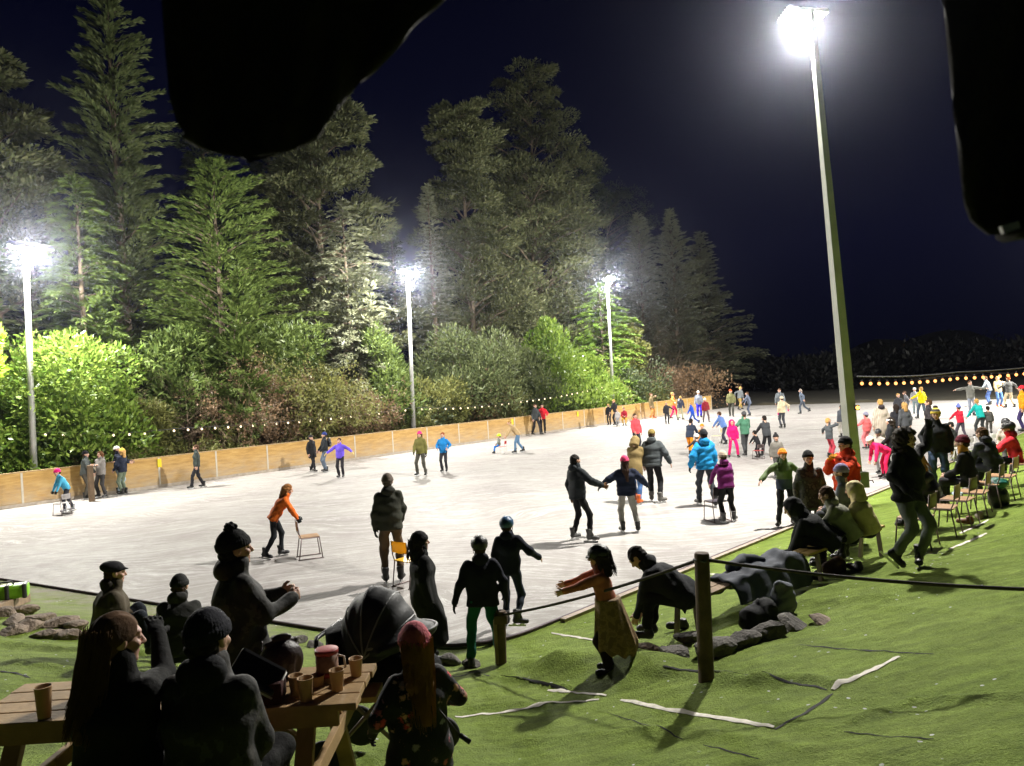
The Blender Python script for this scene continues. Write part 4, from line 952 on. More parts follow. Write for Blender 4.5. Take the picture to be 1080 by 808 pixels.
string('string of small white bulbs hanging along the shrubs behind the barrier', [back_at(38, 456, 1.0), back_at(186, 452, 1.0), back_at(437, 430, 1.0), back_at(540, 424, 1.0), back_at(642, 406, 1.0)], 62, BULBW, .048, .12, .03)
Pp = Vector((PB.x, PB.y, 0)); a0_ = at(905, 396, 20.5); a1_ = at(1110, 382, 20.5)
string('string of warm glowing bulbs from the tall right lamp post to the right edge', [at(904, 397, 18.6), at(1010, 392.5, 20.5), at(1125, 382, 22)], 26, BULB, .04, .05, .13, .018)
# ------------------------------------------------------------------ furniture and small things
WOODC = plain('chair_wood', (.30, .17, .08), .5, .25, 8); METAL = plain('chair_tube', (.16, .12, .12), .4, .1, metal=.5); OLIVEP = plain('chair_olive', (.19, .17, .055), .5, .15); WHITEM = plain('white_tube', (.62, .60, .58), .45, .1)
YELP = plain('yellow_plastic', (.72, .43, .04), .4, .08, bmp=.05); PLANK = plain('plank', (.34, .22, .10), .75, .35, 5, .4); OLDW = plain('old_wood', (.24, .17, .11), .85, .4, 6, .4); YPLANK = plain('bench_plank', (.45, .30, .09), .7, .3, 5)
BLACK = cloth('14151a', kind='shiny'); NAVYC = cloth('171b26')
CM = {}
def chair(label, p, yaw, seat=WOODC, back=WOODC, tube=METAL, sled=True, group=None, z=None, sc_=1.0):
    t = thing('chair', label, 'chair', (p[0], p[1], p[2]), R(yaw), group); t.scale = (sc_,)*3
    key = (seat.name, back.name, tube.name, sled)
    if key not in CM:
        P = []
        m = MB(); m.box((0, .0, .452), (.40, .40, .018), bevel=.008); P.append(('seat', m.mesh('seat'), seat))
        m = MB(); q = 7
        for k in range(q):
            a = (k/(q-1)-.5)*2; 
        rows = []
        for zi, z_ in enumerate((.60, .66, .74, .80)):
            rows.append([m.bm.verts.new(((k/6-.5)*.39*(1 if 0 < zi < 3 else .93), -.225-.05*(z_-.6)-.025*(1-((k/6-.5)*2)**2), z_)) for k in range(7)])
        fs = [m.bm.faces.new((rows[i][k], rows[i][k+1], rows[i+1][k+1], rows[i+1][k])) for i in range(3) for k in range(6)]
        for f_ in fs: f_.smooth = True
        bmesh.ops.solidify(m.bm, geom=m.bm.faces[:], thickness=.014); P.append(('backrest', m.mesh('backrest'), back))
        for sx_ in (-1, 1):
            x = sx_*.205
            m = MB(); m.loft([(x, .19, .445), (x*1.03, .235, .02)], .011, 7); P.append(('leg', m.mesh('leg'), tube))
            m = MB(); m.loft([(x, -.17, .445), (x*1.03, -.235, .02)], .011, 7); P.append(('leg', m.mesh('leg'), tube))
            m = MB(); m.loft([(x, .19, .44), (x, -.17, .44), (x*.97, -.215, .55), (x*.93, -.238, .80)], .011, 7); P.append(('side_frame', m.mesh('side_frame'), tube))
            if sled: m = MB(); m.loft([(x*1.03, .26, .012), (x*1.03, -.26, .012)], .012, 7); P.append(('runner', m.mesh('runner'), tube))
        CM[key] = P
    for n, me, mt in CM[key]: link(n, me, mt, t)
    return t
def rig(px, py): return ground(px, py)
chair('wooden chair pushed by the woman in the orange jumper', rig(327, 588), -68)
chair('yellow plastic chair between the tall man in olive and the long black coat', rig(434, 617), -40, YELP, YELP)
chair('low grey chair frame held by the child in the pink beanie', rig(66, 543), 70, plain('grey_plastic', (.35, .33, .33), .5), plain('grey_plastic', (.35, .33, .33), .5), METAL, sc_=.85)
chair('pale chair pushed by the bending skater in the blue jacket', rig(756, 470), 60, plain('pale_wood', (.62, .50, .28), .5), plain('pale_wood', (.62, .50, .28), .5), WHITEM)
chair('white framed chair on the ice in front of the child in red', rig(1018, 487), 20, WHITEM, WHITEM, WHITEM)
chair('white framed chair on the ice in front of the teal jacket', rig(1046, 483), 10, WHITEM, WHITEM, WHITEM)
chair('small red chair with the child in the lime green helmet', rig(530, 479), 70, plain('red_plastic', (.5, .04, .04), .4), plain('red_plastic', (.5, .04, .04), .4), WHITEM, sc_=.8)
chair('dark metal chair pushed by the woman in the purple coat', rig(757, 549), 15, plain('dark_seat', (.05, .04, .05), .5), plain('dark_seat', (.05, .04, .05), .5), METAL)
chair('small pale chair under the seated child in red at the barrier', rig(659, 449), 200, YELP, YELP, WHITEM)
chair('dark little sledge chair pushed by the child beside the charcoal jacket', rig(800, 484), 20, plain('red_plastic', (.5, .04, .04), .4), METAL, METAL, sc_=.7)
for k, (px, py, lab) in enumerate(((968, 578, 'olive backed chair half hidden behind the jumping woman'), (994, 566, 'olive backed empty chair, first in the open row along the turf'), (1012, 556, 'olive backed chair with a pale cloth lying on its seat'), (1028, 547, 'olive backed chair behind the maroon beanie'), (1043, 537, 'olive backed chair in front of the dark green rucksack'), (1058, 528, 'olive backed chair behind the seated man in grey'), (1080, 512, 'dark chair at the right edge under the red jacket'))):
    chair(lab, rig(px, py), 47+3*math.sin(k*2.3), WOODC if k != 0 else WOODC, OLIVEP, METAL, False, 'chairs in a row along the turf')
def blob(name, label, cat, p, fn, lo, hi, h, mat, yaw=0, k=.03, group=None):
    s = SDF(lo, hi, h, k); fn(s); o = link(name, s.mesh(name), mat); o.location = p; o.rotation_euler = (0, 0, R(yaw)); tag(o, label, cat, group); return o
g = rig(1012, 552); blob('cloth', 'pale blue cloth lying on the seat of an empty olive chair', 'cloth', (g.x, g.y, g.z+.465), lambda s: (s.cone((-.15, 0, .02), (.15, .04, .02), .03, .025, (0, 1, 0), 2.5), s.ripple(.008, 40, 2)), (-.3, -.2, -.03), (.3, .2, .1), .015, cloth('b9cbd8'), 47)
g = rig(1052, 535); t = blob('rucksack', 'dark green and black rucksack standing beside the chair row', 'bag', g, lambda s: (s.cone((0, 0, .12), (0, 0, .38), .14, .12, (1, 0, 0), 1.4), s.ell((0, -.12, .18), (.15, .07, .13)), s.ripple(.01, 30, 4)), (-.35, -.3, -.02), (.35, .3, .6), .02, cloth('0f1513', kind='shiny'), 40)
o = blob('flap', '', '', (0, 0, 0), lambda s: (s.ell((0, -.03, .42), (.18, .16, .1)), s.ripple(.01, 30, 6)), (-.3, -.3, .2), (.3, .3, .6), .02, cloth('0f5a4e', kind='shiny')); o.parent = t
for k_ in ('label', 'category'): del o[k_]
# benches
def bench(label, p0, p1, mat, hgt=.42, w=.26):
    p0, p1 = Vector(p0), Vector(p1); d = p1-p0; L = d.length; yaw = math.atan2(d.y, d.x); tilt = d.z
    t = thing('bench', label, 'bench', p0, 0); x = Vector((d.x, d.y, 0)).normalized(); n = Vector((-x.y, x.x, 0)); up = Vector((0, 0, hgt))
    for q in (-.5, .5): MB().bar(up+n*q*w*.52, d+up+n*q*w*.52, w*.48, .035, bevel=.006).build('seat_plank', mat, t)
    for f_ in (.1, .9):
        for q in (-.5, .5): MB().bar(d*f_+n*q*w*.9+up*.94, d*f_+n*q*w*1.25+Vector((0, 0, -.03)), .04, .05).build('leg', METAL, t)
        MB().bar(d*f_-n*w*.5+up*.9, d*f_+n*w*.5+up*.9, .05, .04).build('crossbar', METAL, t)
    return t
bench('yellowed plank bench under the seated hooded people beside the rink', rig(846, 618), rig(926, 584), YPLANK)
bench('weathered wooden bench half covered by a dark coat', rig(716, 676), rig(806, 634), OLDW)
# dark coat draped over the bench, with a bag
a, c = rig(762, 655), rig(836, 620); d = Vector(c)-Vector(a); L = d.length; yw = math.degrees(math.atan2(d.y, d.x))
bm = bmesh.new(); G_ = []
for i in range(61):
    u = i/60; row = []
    for k in range(41):
        v = (k/40-.5)*1.15*(1-.25*(1-u)**2); av = abs(v); fold = .018*math.sin(u*17+v*5)+.012*math.sin(u*41-v*9)+.01*math.sin(v*38+u*6)
        if av < .17: y, z = v, .035+fold*.8+.02*math.cos(v*9)
        else: y, z = math.copysign(.17+(av-.17)*.35+.02*math.sin(u*23)*min(1, (av-.17)*6), v), .035-(av-.17)*.86+fold*.5
        row.append(bm.verts.new((u*L*1.02+.03*math.sin(v*14), y, z+d.z*u+(.05*math.exp(-((u-.8)/.1)**2)+.035*math.exp(-((u-.35)/.08)**2))*(av < .3))))
    G_.append(row)
for i in range(60):
    for k in range(40): bm.faces.new((G_[i][k], G_[i+1][k], G_[i+1][k+1], G_[i][k+1])).smooth = True
bmesh.ops.recalc_face_normals(bm, faces=bm.faces); bmesh.ops.solidify(bm, geom=bm.faces[:], thickness=.02); me = bpy.data.meshes.new('coat'); bm.to_mesh(me); bm.free()
o = link('coat', me, plain('coat_cloth', (.03, .037, .055), .8, .2, 12, .3)); o.location = (a.x, a.y, a.z+.44); o.rotation_euler = (0, 0, R(yw)); tag(o, 'dark blue padded coat draped lengthwise over the weathered bench', 'coat')
sl = SDF((-.2, -.2, -.2), (.9, .3, .25), .018, .03); sl.cone((0, 0, 0), (.35, .05, .02), .075, .065); sl.cone((.35, .05, .02), (.62, -.04, -.03), .065, .05); sl.ripple(.008, 26, 3); q_ = link('sleeve', sl.mesh('sleeve'), plain('coat_cloth', (.03, .037, .055), .8, .2, 12, .3), o); q_.location = (L*.25, .1, .09+d.z*.3)
g = rig(826, 648); blob('bag', 'pale grey patterned bag slumped against the draped coat', 'bag', g, lambda s: (s.cone((0, 0, .08), (.02, 0, .3), .12, .08, (1, 0, 0), 1.5), s.ripple(.015, 30, 7)), (-.3, -.25, -.03), (.3, .25, .5), .02, cloth('6a6e78'), 20)
g = rig(800, 660); blob('bag', 'dark holdall lying under the draped coat', 'bag', g, lambda s: (s.cone((-.18, 0, .12), (.18, 0, .12), .12, .13), s.cone((-.1, 0, .22), (.1, 0, .22), .02, .02, (0, 0, 1), 2), s.ripple(.012, 25, 9)), (-.4, -.25, -.03), (.4, .25, .45), .02, cloth('15161a'), yw)
g = rig(880, 606); blob('bag', 'brown bag on the turf under the yellowed bench', 'bag', g, lambda s: (s.cone((-.12, 0, .1), (.12, 0, .1), .11, .11), s.ripple(.012, 25, 11)), (-.35, -.25, -.03), (.35, .25, .4), .02, cloth('4a3018'), 40)
V_, F_ = boot_arr(.012, True); BOOTM = mesh_np('shoe', V_, F_); BOOTM.materials.append(cloth('3a2a1a', kind='shiny'))
for k, (px, py, hx_c, lab, yw_) in enumerate(((826, 588, '4a4020', 'olive rubber boot standing left of a pair beside the bench', -60), (838, 585, '3a3420', 'olive rubber boot standing nearest the bent man beside the bench', -70), (905, 602, '1a1a1a', 'black shoe lying under the far end of the yellowed bench', 20), (862, 612, '2a2420', 'dark shoe under the near end of the yellowed bench', 80), (1022, 553, '6a3a1a', 'brown shoe on the turf under the chair row', 30), (1034, 548, '8a7a6a', 'pale shoe on the turf under the chair row', -20), (720, 664, '1a1a1a', 'black shoe by the stones near the sitting man', 70))):
    o = link('shoe', BOOTM, cloth(hx_c, kind='shiny')); o.location = rig(px, py); o.rotation_euler = (0, 0, R(yw_)); tag(o, lab, 'shoe', 'shoes lying around the benches')
# stones
RK = [plain('stone_warm', (.22, .17, .13), .9, .5, 4, .9, bdist=.04), plain('stone_grey', (.11, .10, .09), .9, .5, 4, .9, bdist=.04)]
def rock(px, py, w, lab, seed, flat=.5, m=0):
    q = np.random.default_rng(seed); bm = bmesh.new(); bmesh.ops.create_icosphere(bm, subdivisions=3, radius=1); ds = norm_rows(q.normal(size=(12, 3))); th = q.uniform(.55, .95, 12)
    for v in bm.verts:
        n = np.array(v.co); f_ = 1.0
        for d_, t_ in zip(ds, th): 
            e = n@d_
            if e > t_*.9: f_ = min(f_, t_*.9/e)
        v.co = Vector(n*f_*(1+.03*math.sin(9*n[0]+seed)*math.sin(8*n[1])))*w*.50; v.co.z *= flat; v.co.y *= .75
    me = bpy.data.meshes.new('stone'); bm.to_mesh(me); bm.free(); o = link('stone', me, RK[m]); g = ground(px, py); o.location = (g.x, g.y, g.z+w*flat*.16); o.rotation_euler = (q.normal()*.12, q.normal()*.12, q.uniform(0, 6.28)); tag(o, lab, 'stone', 'loose stones edging the turf'); return o
for k, (px, py, w, lab) in enumerate(((4, 650, .5, 'flat stone at the left edge of the heap'), (22, 648, .55, 'long flat stone on top of the left heap'), (44, 655, .55, 'pale flat stone in the middle of the left heap'), (62, 660, .6, 'long dark stone below the sitting man in the cap'), (30, 664, .5, 'brown stone at the front of the left heap'), (12, 668, .45, 'front corner stone of the left heap'), (48, 672, .45, 'lowest stone of the left heap'), (70, 674, .42, 'slanted stone behind the head of the long haired woman'), (78, 664, .45, 'stone leaning right end of the left heap'), (16, 658, .5, 'sunken stone at the back of the left heap'))): rock(px, py, w, lab, 50+k, .42)
for k, (px, py, w, lab) in enumerate(((293, 677, .34, 'dark stone right of the parka woman'), (312, 678, .36, 'dark stone between parka woman and red lidded tub'), (332, 682, .3, 'small dark stone above the red lidded tub'), (447, 696, .3, 'dark stone left of the long black coat boots'), (476, 699, .36, 'dark stone beside the child in green trousers'), (496, 703, .3, 'small flat stone near the low post'))): rock(px, py, w, lab, 80+k, .5, 1)
for k, (px, py, w, lab) in enumerate(((690, 690, .46, 'pale stone beside the hem of the pink coat girl'), (712, 694, .5, 'dark squarish stone left of the tall post'), (757, 688, .6, 'large stone right behind the tall post'), (786, 680, .55, 'brown stone in the middle of the row by the bench'), (812, 672, .55, 'dark stone right of the brown one in the row'), (836, 662, .5, 'black topped stone near the end of the row'), (866, 656, .42, 'flat pale slab at the right end of the row'), (730, 676, .42, 'small stone by the feet of the sitting man'))): rock(px, py, w, lab, 110+k, .42 if k != 6 else .2, 0 if k in (0, 6) else 1)
# posts and rope
POSTM = plain('post_wood', (.10, .065, .04), .85, .4, 7, .5)
def post(label, px, py, tx, ty, r, sleeve=False):
    g = ground(px, py); top = at(tx, ty, g.y); t = thing('rope_post', label, 'post', g); d = top-g
    mb = MB(); mb.loft([(0, 0, -.25), (0, 0, 0), d*.5, d*.985, d], [r*1.02, r*1.02, r, r*.97, r*.85], 12); mb.build('pole', POSTM, t)
    if sleeve: MB().box(d*.86, (r*2.5, r*2.5, .10), bevel=.01).build('bracket', POSTM, t); MB().box(d*.45+Vector((-r*.95, -.02, 0)), (r*.7, r*1.2, d.length*.8), bevel=.008).build('side_batten', OLDW, t)
    MB().loft([d-Vector((r*1.1, 0, .055)), d-Vector((0, r*1.15, .06)), d-Vector((-r*1.1, 0, .055)), d-Vector((0, -r*1.1, .055))], .012, 6).build('rope_ring', DARKM, t)
    return top
pt1 = post('tall dark wooden rope post in the right foreground', 745, 718, 740, 583, .066)
pt0 = post('low dark wooden rope post beside the child in green trousers', 529, 702, 528, 644, .062, True)
nxt = at(1150, 616, 5.2)
for a, c, lab in ((pt0, pt1, 'dark rope sloping up from the low post to the tall post'), (pt1, nxt, 'dark rope running right from the tall post across the bank')):
    a, c = a-Vector((0, 0, .055)), c-Vector((0, 0, .05)); mb = MB(); P = [a+(c-a)*u-Vector((0, 0, .05*4*u*(1-u)))-a for u in [i/20 for i in range(21)]]; mb.loft(P, .0145, 7); o = mb.build('rope', plain('rope', (.05, .04, .035), .8, .2, 40, .4)); o.location = a; tag(o, lab, 'rope')
g = (nxt.x, nxt.y, gz(nxt.x, nxt.y)); mb = MB(); mb.loft([(0, 0, -.2), (0, 0, nxt.z-g[2]+.03)], .066, 12); o = mb.build('rope_post', POSTM); o.location = g; tag(o, 'rope post just beyond the right edge holding the rope', 'post')
# box and handle on the tall lamp post, with its small amber lamp
p = at(911, 506, PB.y-.25); t = thing('switch_box', 'small metal switch box fixed to the tall right lamp post', 'switch box', p); MB().box((0, 0, 0), (.2, .14, .36), bevel=.012).build('housing', plain('box_paint', (.17, .18, .12), .6, .15), t); MB().loft([(.1, 0, -.03), (.19, -.02, -.02), (.21, -.02, -.08)], .013, 6).build('handle', METAL, t)
p = at(904.5, 430, PB.y-.24); t = thing('amber_lamp', 'small amber light on the shaded side of the tall lamp post', 'lamp', p); MB().box((0, .04, 0), (.1, .08, .12), bevel=.01).build('housing', DARKM, t); MB().lathe([(0, -.045), (.035, -.03), (.045, 0), (.035, .03), (0, .045)], n=10).build('lens', emit('amber', (1, .5, .08), 5), t)
# ------------------------------------------------------------------ white lines and dark seams on the turf
def strip(name, pts, w, mat, lift=.006, kind='structure', rise=.008):
    P = [Vector((*q_, 0)) for q_ in gpoly(pts, 7)]; V = []
    for i, p in enumerate(P):
        d = (P[min(i+1, len(P)-1)]-P[max(i-1, 0)]); d.z = 0; d.normalize(); n = Vector((-d.y, d.x, 0)); ww = w*(1+.07*math.sin(i*1.7)+.08*math.sin(i*.6))*min(1, .25+.75*math.sin(math.pi*(i+.5)/len(P))**.4)
        for q_ in (-.5, 0, .5): x, y = p.x+n.x*q_*ww, p.y+n.y*q_*ww; V.append((x, y, gz(x, y)+lift+(rise if q_ == 0 else 0)))
    I = np.arange(len(V)).reshape(-1, 3); f_ = np.concatenate([np.stack((I[:-1, k], I[:-1, k+1], I[1:, k+1], I[1:, k]), -1) for k in (0, 1)]); return struct(link(name, mesh_np(name, np.array(V), f_), mat))
LINE = plain('line_white', (.66, .62, .54), .8, .25, 12, .3); SEAMD = plain('seam_dark', (.008, .009, .006), .9, .2)
for pts, w in (([(480, 757), (530, 752), (575, 744), (632, 738)], .055), ([(578, 729), (605, 731), (640, 734)], .05), ([(655, 738), (700, 748), (760, 758), (817, 767)], .06), ([(878, 728), (900, 716), (922, 706), (948, 693)], .06), ([(582, 668), (605, 672), (632, 676)], .05), ([(742, 606), (765, 606), (787, 607)], .05), ([(1012, 563), (1028, 556), (1042, 549)], .06), ([(1000, 580), (1020, 572), (1040, 563)], .07), ([(300, 712), (330, 706), (352, 700)], .05)): strip('turf_line', pts, w, LINE)
for pts, w in (([(817, 769), (850, 752), (878, 732)], .045), ([(510, 712), (560, 722), (600, 730)], .05), ([(800, 718), (840, 722), (872, 728)], .035), ([(839, 680), (880, 684), (925, 687), (985, 690)], .035), ([(812, 642), (870, 634), (930, 631)], .03), ([(960, 588), (1010, 580), (1080, 563)], .02), ([(0, 708), (20, 711), (32, 715)], .06), ([(470, 716), (490, 712), (512, 707)], .03), ([(700, 712), (760, 714), (800, 712)], .05), ([(890, 772), (930, 776), (985, 780)], .02), ([(640, 752), (690, 768), (720, 780)], .015), ([(742, 786), (800, 800)], .02), ([(300, 682+60), (320, 735)], .02)): strip('turf_seam', pts, w*.75, SEAMD, .003, rise=.002)
# ------------------------------------------------------------------ picnic table and what stands on it
TZ = 1.75; TX0, TX1, TY0, TY1 = -3.06, -.93, 4.03, 4.62; tcx, tcy = (TX0+TX1)/2, (TY0+TY1)/2
gt = min(gz(tcx, tcy), 1.02); print('table ground', gz(tcx, tcy), gz(TX0, TY0), gz(TX1, TY1))
t = thing('picnic_table', 'long wooden picnic table in the left foreground with cups on it', 'table', (tcx, tcy, TZ-.74)); hz = .74
for k in range(4): y = TY0-tcy+.075+k*.147; MB().box((0, y, hz-.02), (TX1-TX0+.02*math.sin(k*5), .138, .04), bevel=.006).build('tabletop_plank', PLANK, t)
for sy in (-1, 1): MB().box((0, sy*.62, hz-.31), (TX1-TX0-.1, .24, .04), bevel=.006).build('bench_seat', PLANK, t)
for x in (TX0-tcx+.28, TX1-tcx-.28):
    for sy in (-1, 1): MB().bar((x, sy*.2, hz-.04), (x, sy*.62, -.06), .045, .095, (1, 0, 0), .005).build('leg', PLANK, t)
    MB().bar((x+.05, -.72, hz-.36), (x+.05, .72, hz-.36), .04, .09, bevel=.005).build('crossbar', PLANK, t)
    MB().bar((x+(.45 if x < 0 else -.45), 0, hz-.06), (x+(.06 if x < 0 else -.06), 0, hz-.38), .04, .07, bevel=.005).build('brace', PLANK, t)
MB().bar((TX0-tcx+.1, -.27, hz-.08), (TX1-tcx-.1, -.27, hz-.08), .03, .08).build('apron', PLANK, t)
CUPM = plain('paper_cup', (.46, .30, .15), .7, .08, 20, .05); CUPI = plain('cup_inside', (.6, .52, .42), .6, .05)
def cup(label, px, py, h, r, top=None):
    p = on_z(px, py, TZ); t = thing('paper_cup', label, 'cup', p, 0, 'paper cups on the table'); MB().lathe([(r*.72, 0), (r*.75, .002), (r*.98, h*.97), (r*1.03, h*.98), (r*1.03, h), (r*.94, h), (r*.7, .006), (0, .006)], n=20).build('body', CUPM, t); MB().lathe([(0, h*.62), (r*.86, h*.62)], n=18).build('drink', plain('drink', (.07, .035, .02), .3, .1), t); return p
cup('tall paper cup standing alone at the left end of the table', 47, 757, .17, .043); cup('kraft paper cup right in front of the lunch bag', 323, 739, .125, .043); cup('kraft paper cup in the middle of the table right end', 356, 728, .115, .041); cup('kraft paper cup at the back right corner of the table', 376, 713, .105, .04); cup('kraft paper cup behind the front one, next to the bag', 313, 733, .11, .041); cup('crumpled low paper cup between the tub and the other cups', 335, 723, .06, .042)
p = on_z(346, 717, TZ); t = thing('tub', 'cardboard drink tub with a red lid behind the cups', 'tub', p); MB().lathe([(.062, 0), (.064, .165), (0, .165)], n=26).build('body', plain('tub_card', (.30, .17, .12), .7, .3, 30), t); MB().lathe([(.067, .155), (.068, .178), (.06, .182), (0, .180)], n=26).build('lid', plain('tub_lid', (.30, .035, .035), .5, .1), t); MB().lathe([(.0655, .03), (.0655, .06)], n=26).build('label_band', plain('tub_band', (.25, .03, .03), .6, .1), t); MB().loft([(.064, 0, .14), (.10, 0, .13), (.105, 0, .07), (.066, 0, .05)], .007, 6).build('handle', CUPI, t)
# open lunch bag tilted over, with a pale edge
p = on_z(276, 742, TZ); t = thing('lunch_bag', 'open black lunch bag with a shiny tilted lid on the table', 'bag', p, R(8)); MB().box((0, .02, .06), (.24, .16, .12), bevel=.02).build('body', cloth('3a1a16'), t)
rot = Matrix.Rotation(R(34), 3, 'Y') @ Matrix.Rotation(R(52), 3, 'X'); MB().box((-.01, -.01, .175), (.27, .16, .05), rot, .02).build('lid', plain('lid_gloss', (.012, .012, .014), .28, .1, bmp=0), t)
e = MB(); 
for a, c in (((-.13, -.075, .0), (.13, -.075, 0)), ((.13, -.075, 0), (.13, .075, 0)), ((-.13, .075, .0), (.13, .075, 0)), ((-.13, -.075, 0), (-.13, .075, 0))): e.loft([Vector((-.01, -.01, .165))+rot @ Vector(a)*1.01, Vector((-.01, -.01, .165))+rot @ Vector(c)*1.01], .007, 6)
e.build('piping', plain('piping', (.55, .53, .48), .5, .1), t)
p = on_z(296, 712, TZ); V_, F_ = hat_arr('helmet', .006); me = mesh_np('shell', V_*np.array((1.2, 1.15, 1)), F_); t = thing('helmet', 'dark upturned helmet with pink gloves in it on the table', 'helmet', p+Vector((0, 0, .13)), R(30)); o = link('shell', me, cloth('2b1a1c', kind='shiny'), t); o.rotation_euler = (R(118), 0, 0)
s = SDF((-.1, -.12, -.1), (.1, .12, .1), .008, .01); s.cone((-.03, -.03, 0), (.03, -.05, .03), .025, .02); s.cone((.0, -.05, -.02), (.05, -.05, -.04), .022, .018); s.ripple(.006, 60, 3); o = link('glove', s.mesh('glove'), cloth('a04a58'), t); o.location = (.0, -.035, .0)
# pram
g = ground(402, 742); g = Vector((at(402, 700, 5.35).x, 5.35, gz(at(402, 700, 5.35).x, 5.35))); t = thing('pram', 'black pram with a big rounded hood behind the picnic table', 'pram', g, R(-12)); zt = at(402, 619, 5.35).z-g.z; print('pram height', zt)
s = SDF((-.5, -.4, .5), (.6, .4, 1.4), .018, .02); hc_ = np.array((0, 0, zt-.40)); s.ell(hc_, (.275, .28, .40)); s.cone(hc_+(.12, 0, .07), hc_+(.37, 0, .10), .09, .035, (0, 1, 0), 3.6, k=.07); s.cut(hc_+(.0, 0, -.05), (.25, 0, -.97)); 
x_, y_, z_ = s.ax[0][:, None, None], s.ax[1][None, :, None], s.ax[2][None, None, :]; s.D = s.D+(.006*np.cos(16*np.arctan2(z_-hc_[2], x_+.1))).astype(np.float32); link('hood', s.mesh('hood'), plain('pram_canvas', (.014, .015, .018), .6, .25, 8, .15), t)
mb = MB(); P = []
for k in range(21):
    a_ = math.pi*k/20; P.append((hc_[0]+.02+.40*math.sin(a_), -.292*math.cos(a_)*(1-.2*math.sin(a_)), hc_[2]+.06+.07*math.sin(a_)))
mb.loft(P, .011, 6)
for th__ in (28, 62, 100, 138):
    e_ = (math.cos(R(th__))*.275, math.sin(R(th__))*.40); mb.loft([(hc_[0]+e_[0]*math.sin(math.pi*k/20)*1.012, -.293*math.cos(math.pi*k/20), hc_[2]+e_[1]*math.sin(math.pi*k/20)*1.012) for k in range(21)], .006, 5)
mb.build('hood_rim', plain('rim', (.16, .16, .17), .5, .1), t)
s = SDF((-.55, -.4, .2), (.6, .4, 1.0), .02, .05); s.cone((-.22, 0, zt-.52), (.3, 0, zt-.60), .17, .13, (0, 1, 0), 1.5); s.cone((-.25, 0, zt-.45), (-.28, 0, zt-.3), .12, .1, (0, 1, 0), 1.9); s.ripple(.008, 25, 4); link('seat_body', s.mesh('seat_body'), cloth('121317'), t)
for y in (-.25, .25):
    MB().loft([(-.36, y, zt-.34), (-.3, y, zt-.55), (.32, y, .16)], .014, 7).build('frame_tube', METAL, t); MB().loft([(-.32, y, .16), (.15, y, zt-.62)], .014, 7).build('frame_tube', METAL, t)
    for x, r in ((-.32, .15), (.34, .12)):
        wv = MB(); M_ = Matrix.Rotation(R(90), 4, 'X'); wv.lathe([(r*.62, -.018), (r*.9, -.024), (r, -.008), (r, .008), (r*.9, .024), (r*.62, .018)], n=24, M=M_); wh = wv.build('wheel', plain('tyre', (.02, .02, .02), .7, .1), t); wh.location = (x, y*1.12, r)
        hb = MB(); hb.lathe([(0, -.014), (r*.64, -.012), (r*.64, .012), (0, .014)], n=20, M=M_); hb.build('hub', METAL, wh)
MB().loft([(-.36, -.25, zt-.34), (-.38, -.2, zt-.30), (-.38, .2, zt-.30), (-.36, .25, zt-.34)], .016, 8).build('handle_bar', BLACK, t)
# left edge: timber ledge and lime green case
a, c = ground(-30, 655), ground(27, 634); mb = MB(); mb.bar(Vector(a)+Vector((0, 0, .05)), Vector(c)+Vector((0, 0, .05)), .16, .14, bevel=.012); o = mb.build('timber_beam', OLDW); tag(o, 'pale timber beam at the left edge beside the ice', 'beam')
g = ground(8, 640); t = thing('case', 'lime green and black case lying on the timber beam at the left edge', 'case', Vector(g)+Vector((0, 0, .13)), R(25)); MB().box((0, 0, .11), (.62, .26, .22), bevel=.05).build('body', plain('lime', (.22, .50, .02), .4, .1), t); 
for x in (-.2, .02, .26): MB().box((x, 0, .11), (.075, .275, .235), bevel=.03).build('band', DARKM, t)
MB().loft([(-.1, 0, .22), (-.08, 0, .27), (.08, 0, .27), (.1, 0, .22)], .014, 7).build('handle', DARKM, t)
# awning close to the camera: a bar with two dark flaps hanging from it
aw = thing('awning', 'dark awning flaps hanging into the top of the frame, very close', 'awning', at(600, -60, .6)); AWM = cloth('1c1815'); o3 = aw.location
def flap(left, right, y0, y1, Y, seed, rows=40, cols=22):
    def ev(P, y):
        for (xa, ya), (xb, yb) in zip(P[:-1], P[1:]):
            if y <= yb: u = max(0, (y-ya)/(yb-ya+1e-6)); return xa+(xb-xa)*u
        return P[-1][0]
    bm = bmesh.new(); g_ = []
    for i in range(rows+1):
        y = y0+(y1-y0)*(i/rows); xl, xr = ev(left, y), ev(right, y); row = []
        for k in range(cols+1):
            x = xl+(xr-xl)*k/cols; w_ = i/rows
            p = at(x, y, Y+(.014*math.sin(x*.05+seed+y*.006)+.006*math.sin(x*.13+y*.03))*(.4+.6*w_)); row.append(bm.verts.new(p-o3))
        g_.append(row)
    for i in range(rows):
        for k in range(cols): bm.faces.new((g_[i][k], g_[i+1][k], g_[i+1][k+1], g_[i][k+1])).smooth = True
    bmesh.ops.recalc_face_normals(bm, faces=bm.faces); bmesh.ops.solidify(bm, geom=bm.faces[:], thickness=.006)
    me = bpy.data.meshes.new('flap'); bm.to_mesh(me); bm.free(); return link('flap', me, AWM, aw)
flap([(166, -60), (173, 40), (178, 100), (186, 128), (200, 148), (222, 160), (250, 165.5)], [(520, -60), (462, 0), (400, 62), (352, 122), (330, 146), (306, 160), (262, 166)], -60, 166, .6, 1)
flap([(990, -60), (998, 40), (1008, 140), (1016, 215), (1024, 236), (1042, 247)], [(1130, -60), (1130, 230), (1100, 244), (1060, 248)], -60, 248, .6, 4)
a, c = at(60, -62, .6)-o3, at(1140, -62, .6)-o3; MB().loft([a, c], .012, 10).build('bar', DARKM, aw)
MB().bar(at(1056, 243, .585)-o3, at(1074, 237, .585)-o3, .003, .006).build('buckle', plain('buckle', (.5, .5, .5), .4, .1, metal=.6), aw)
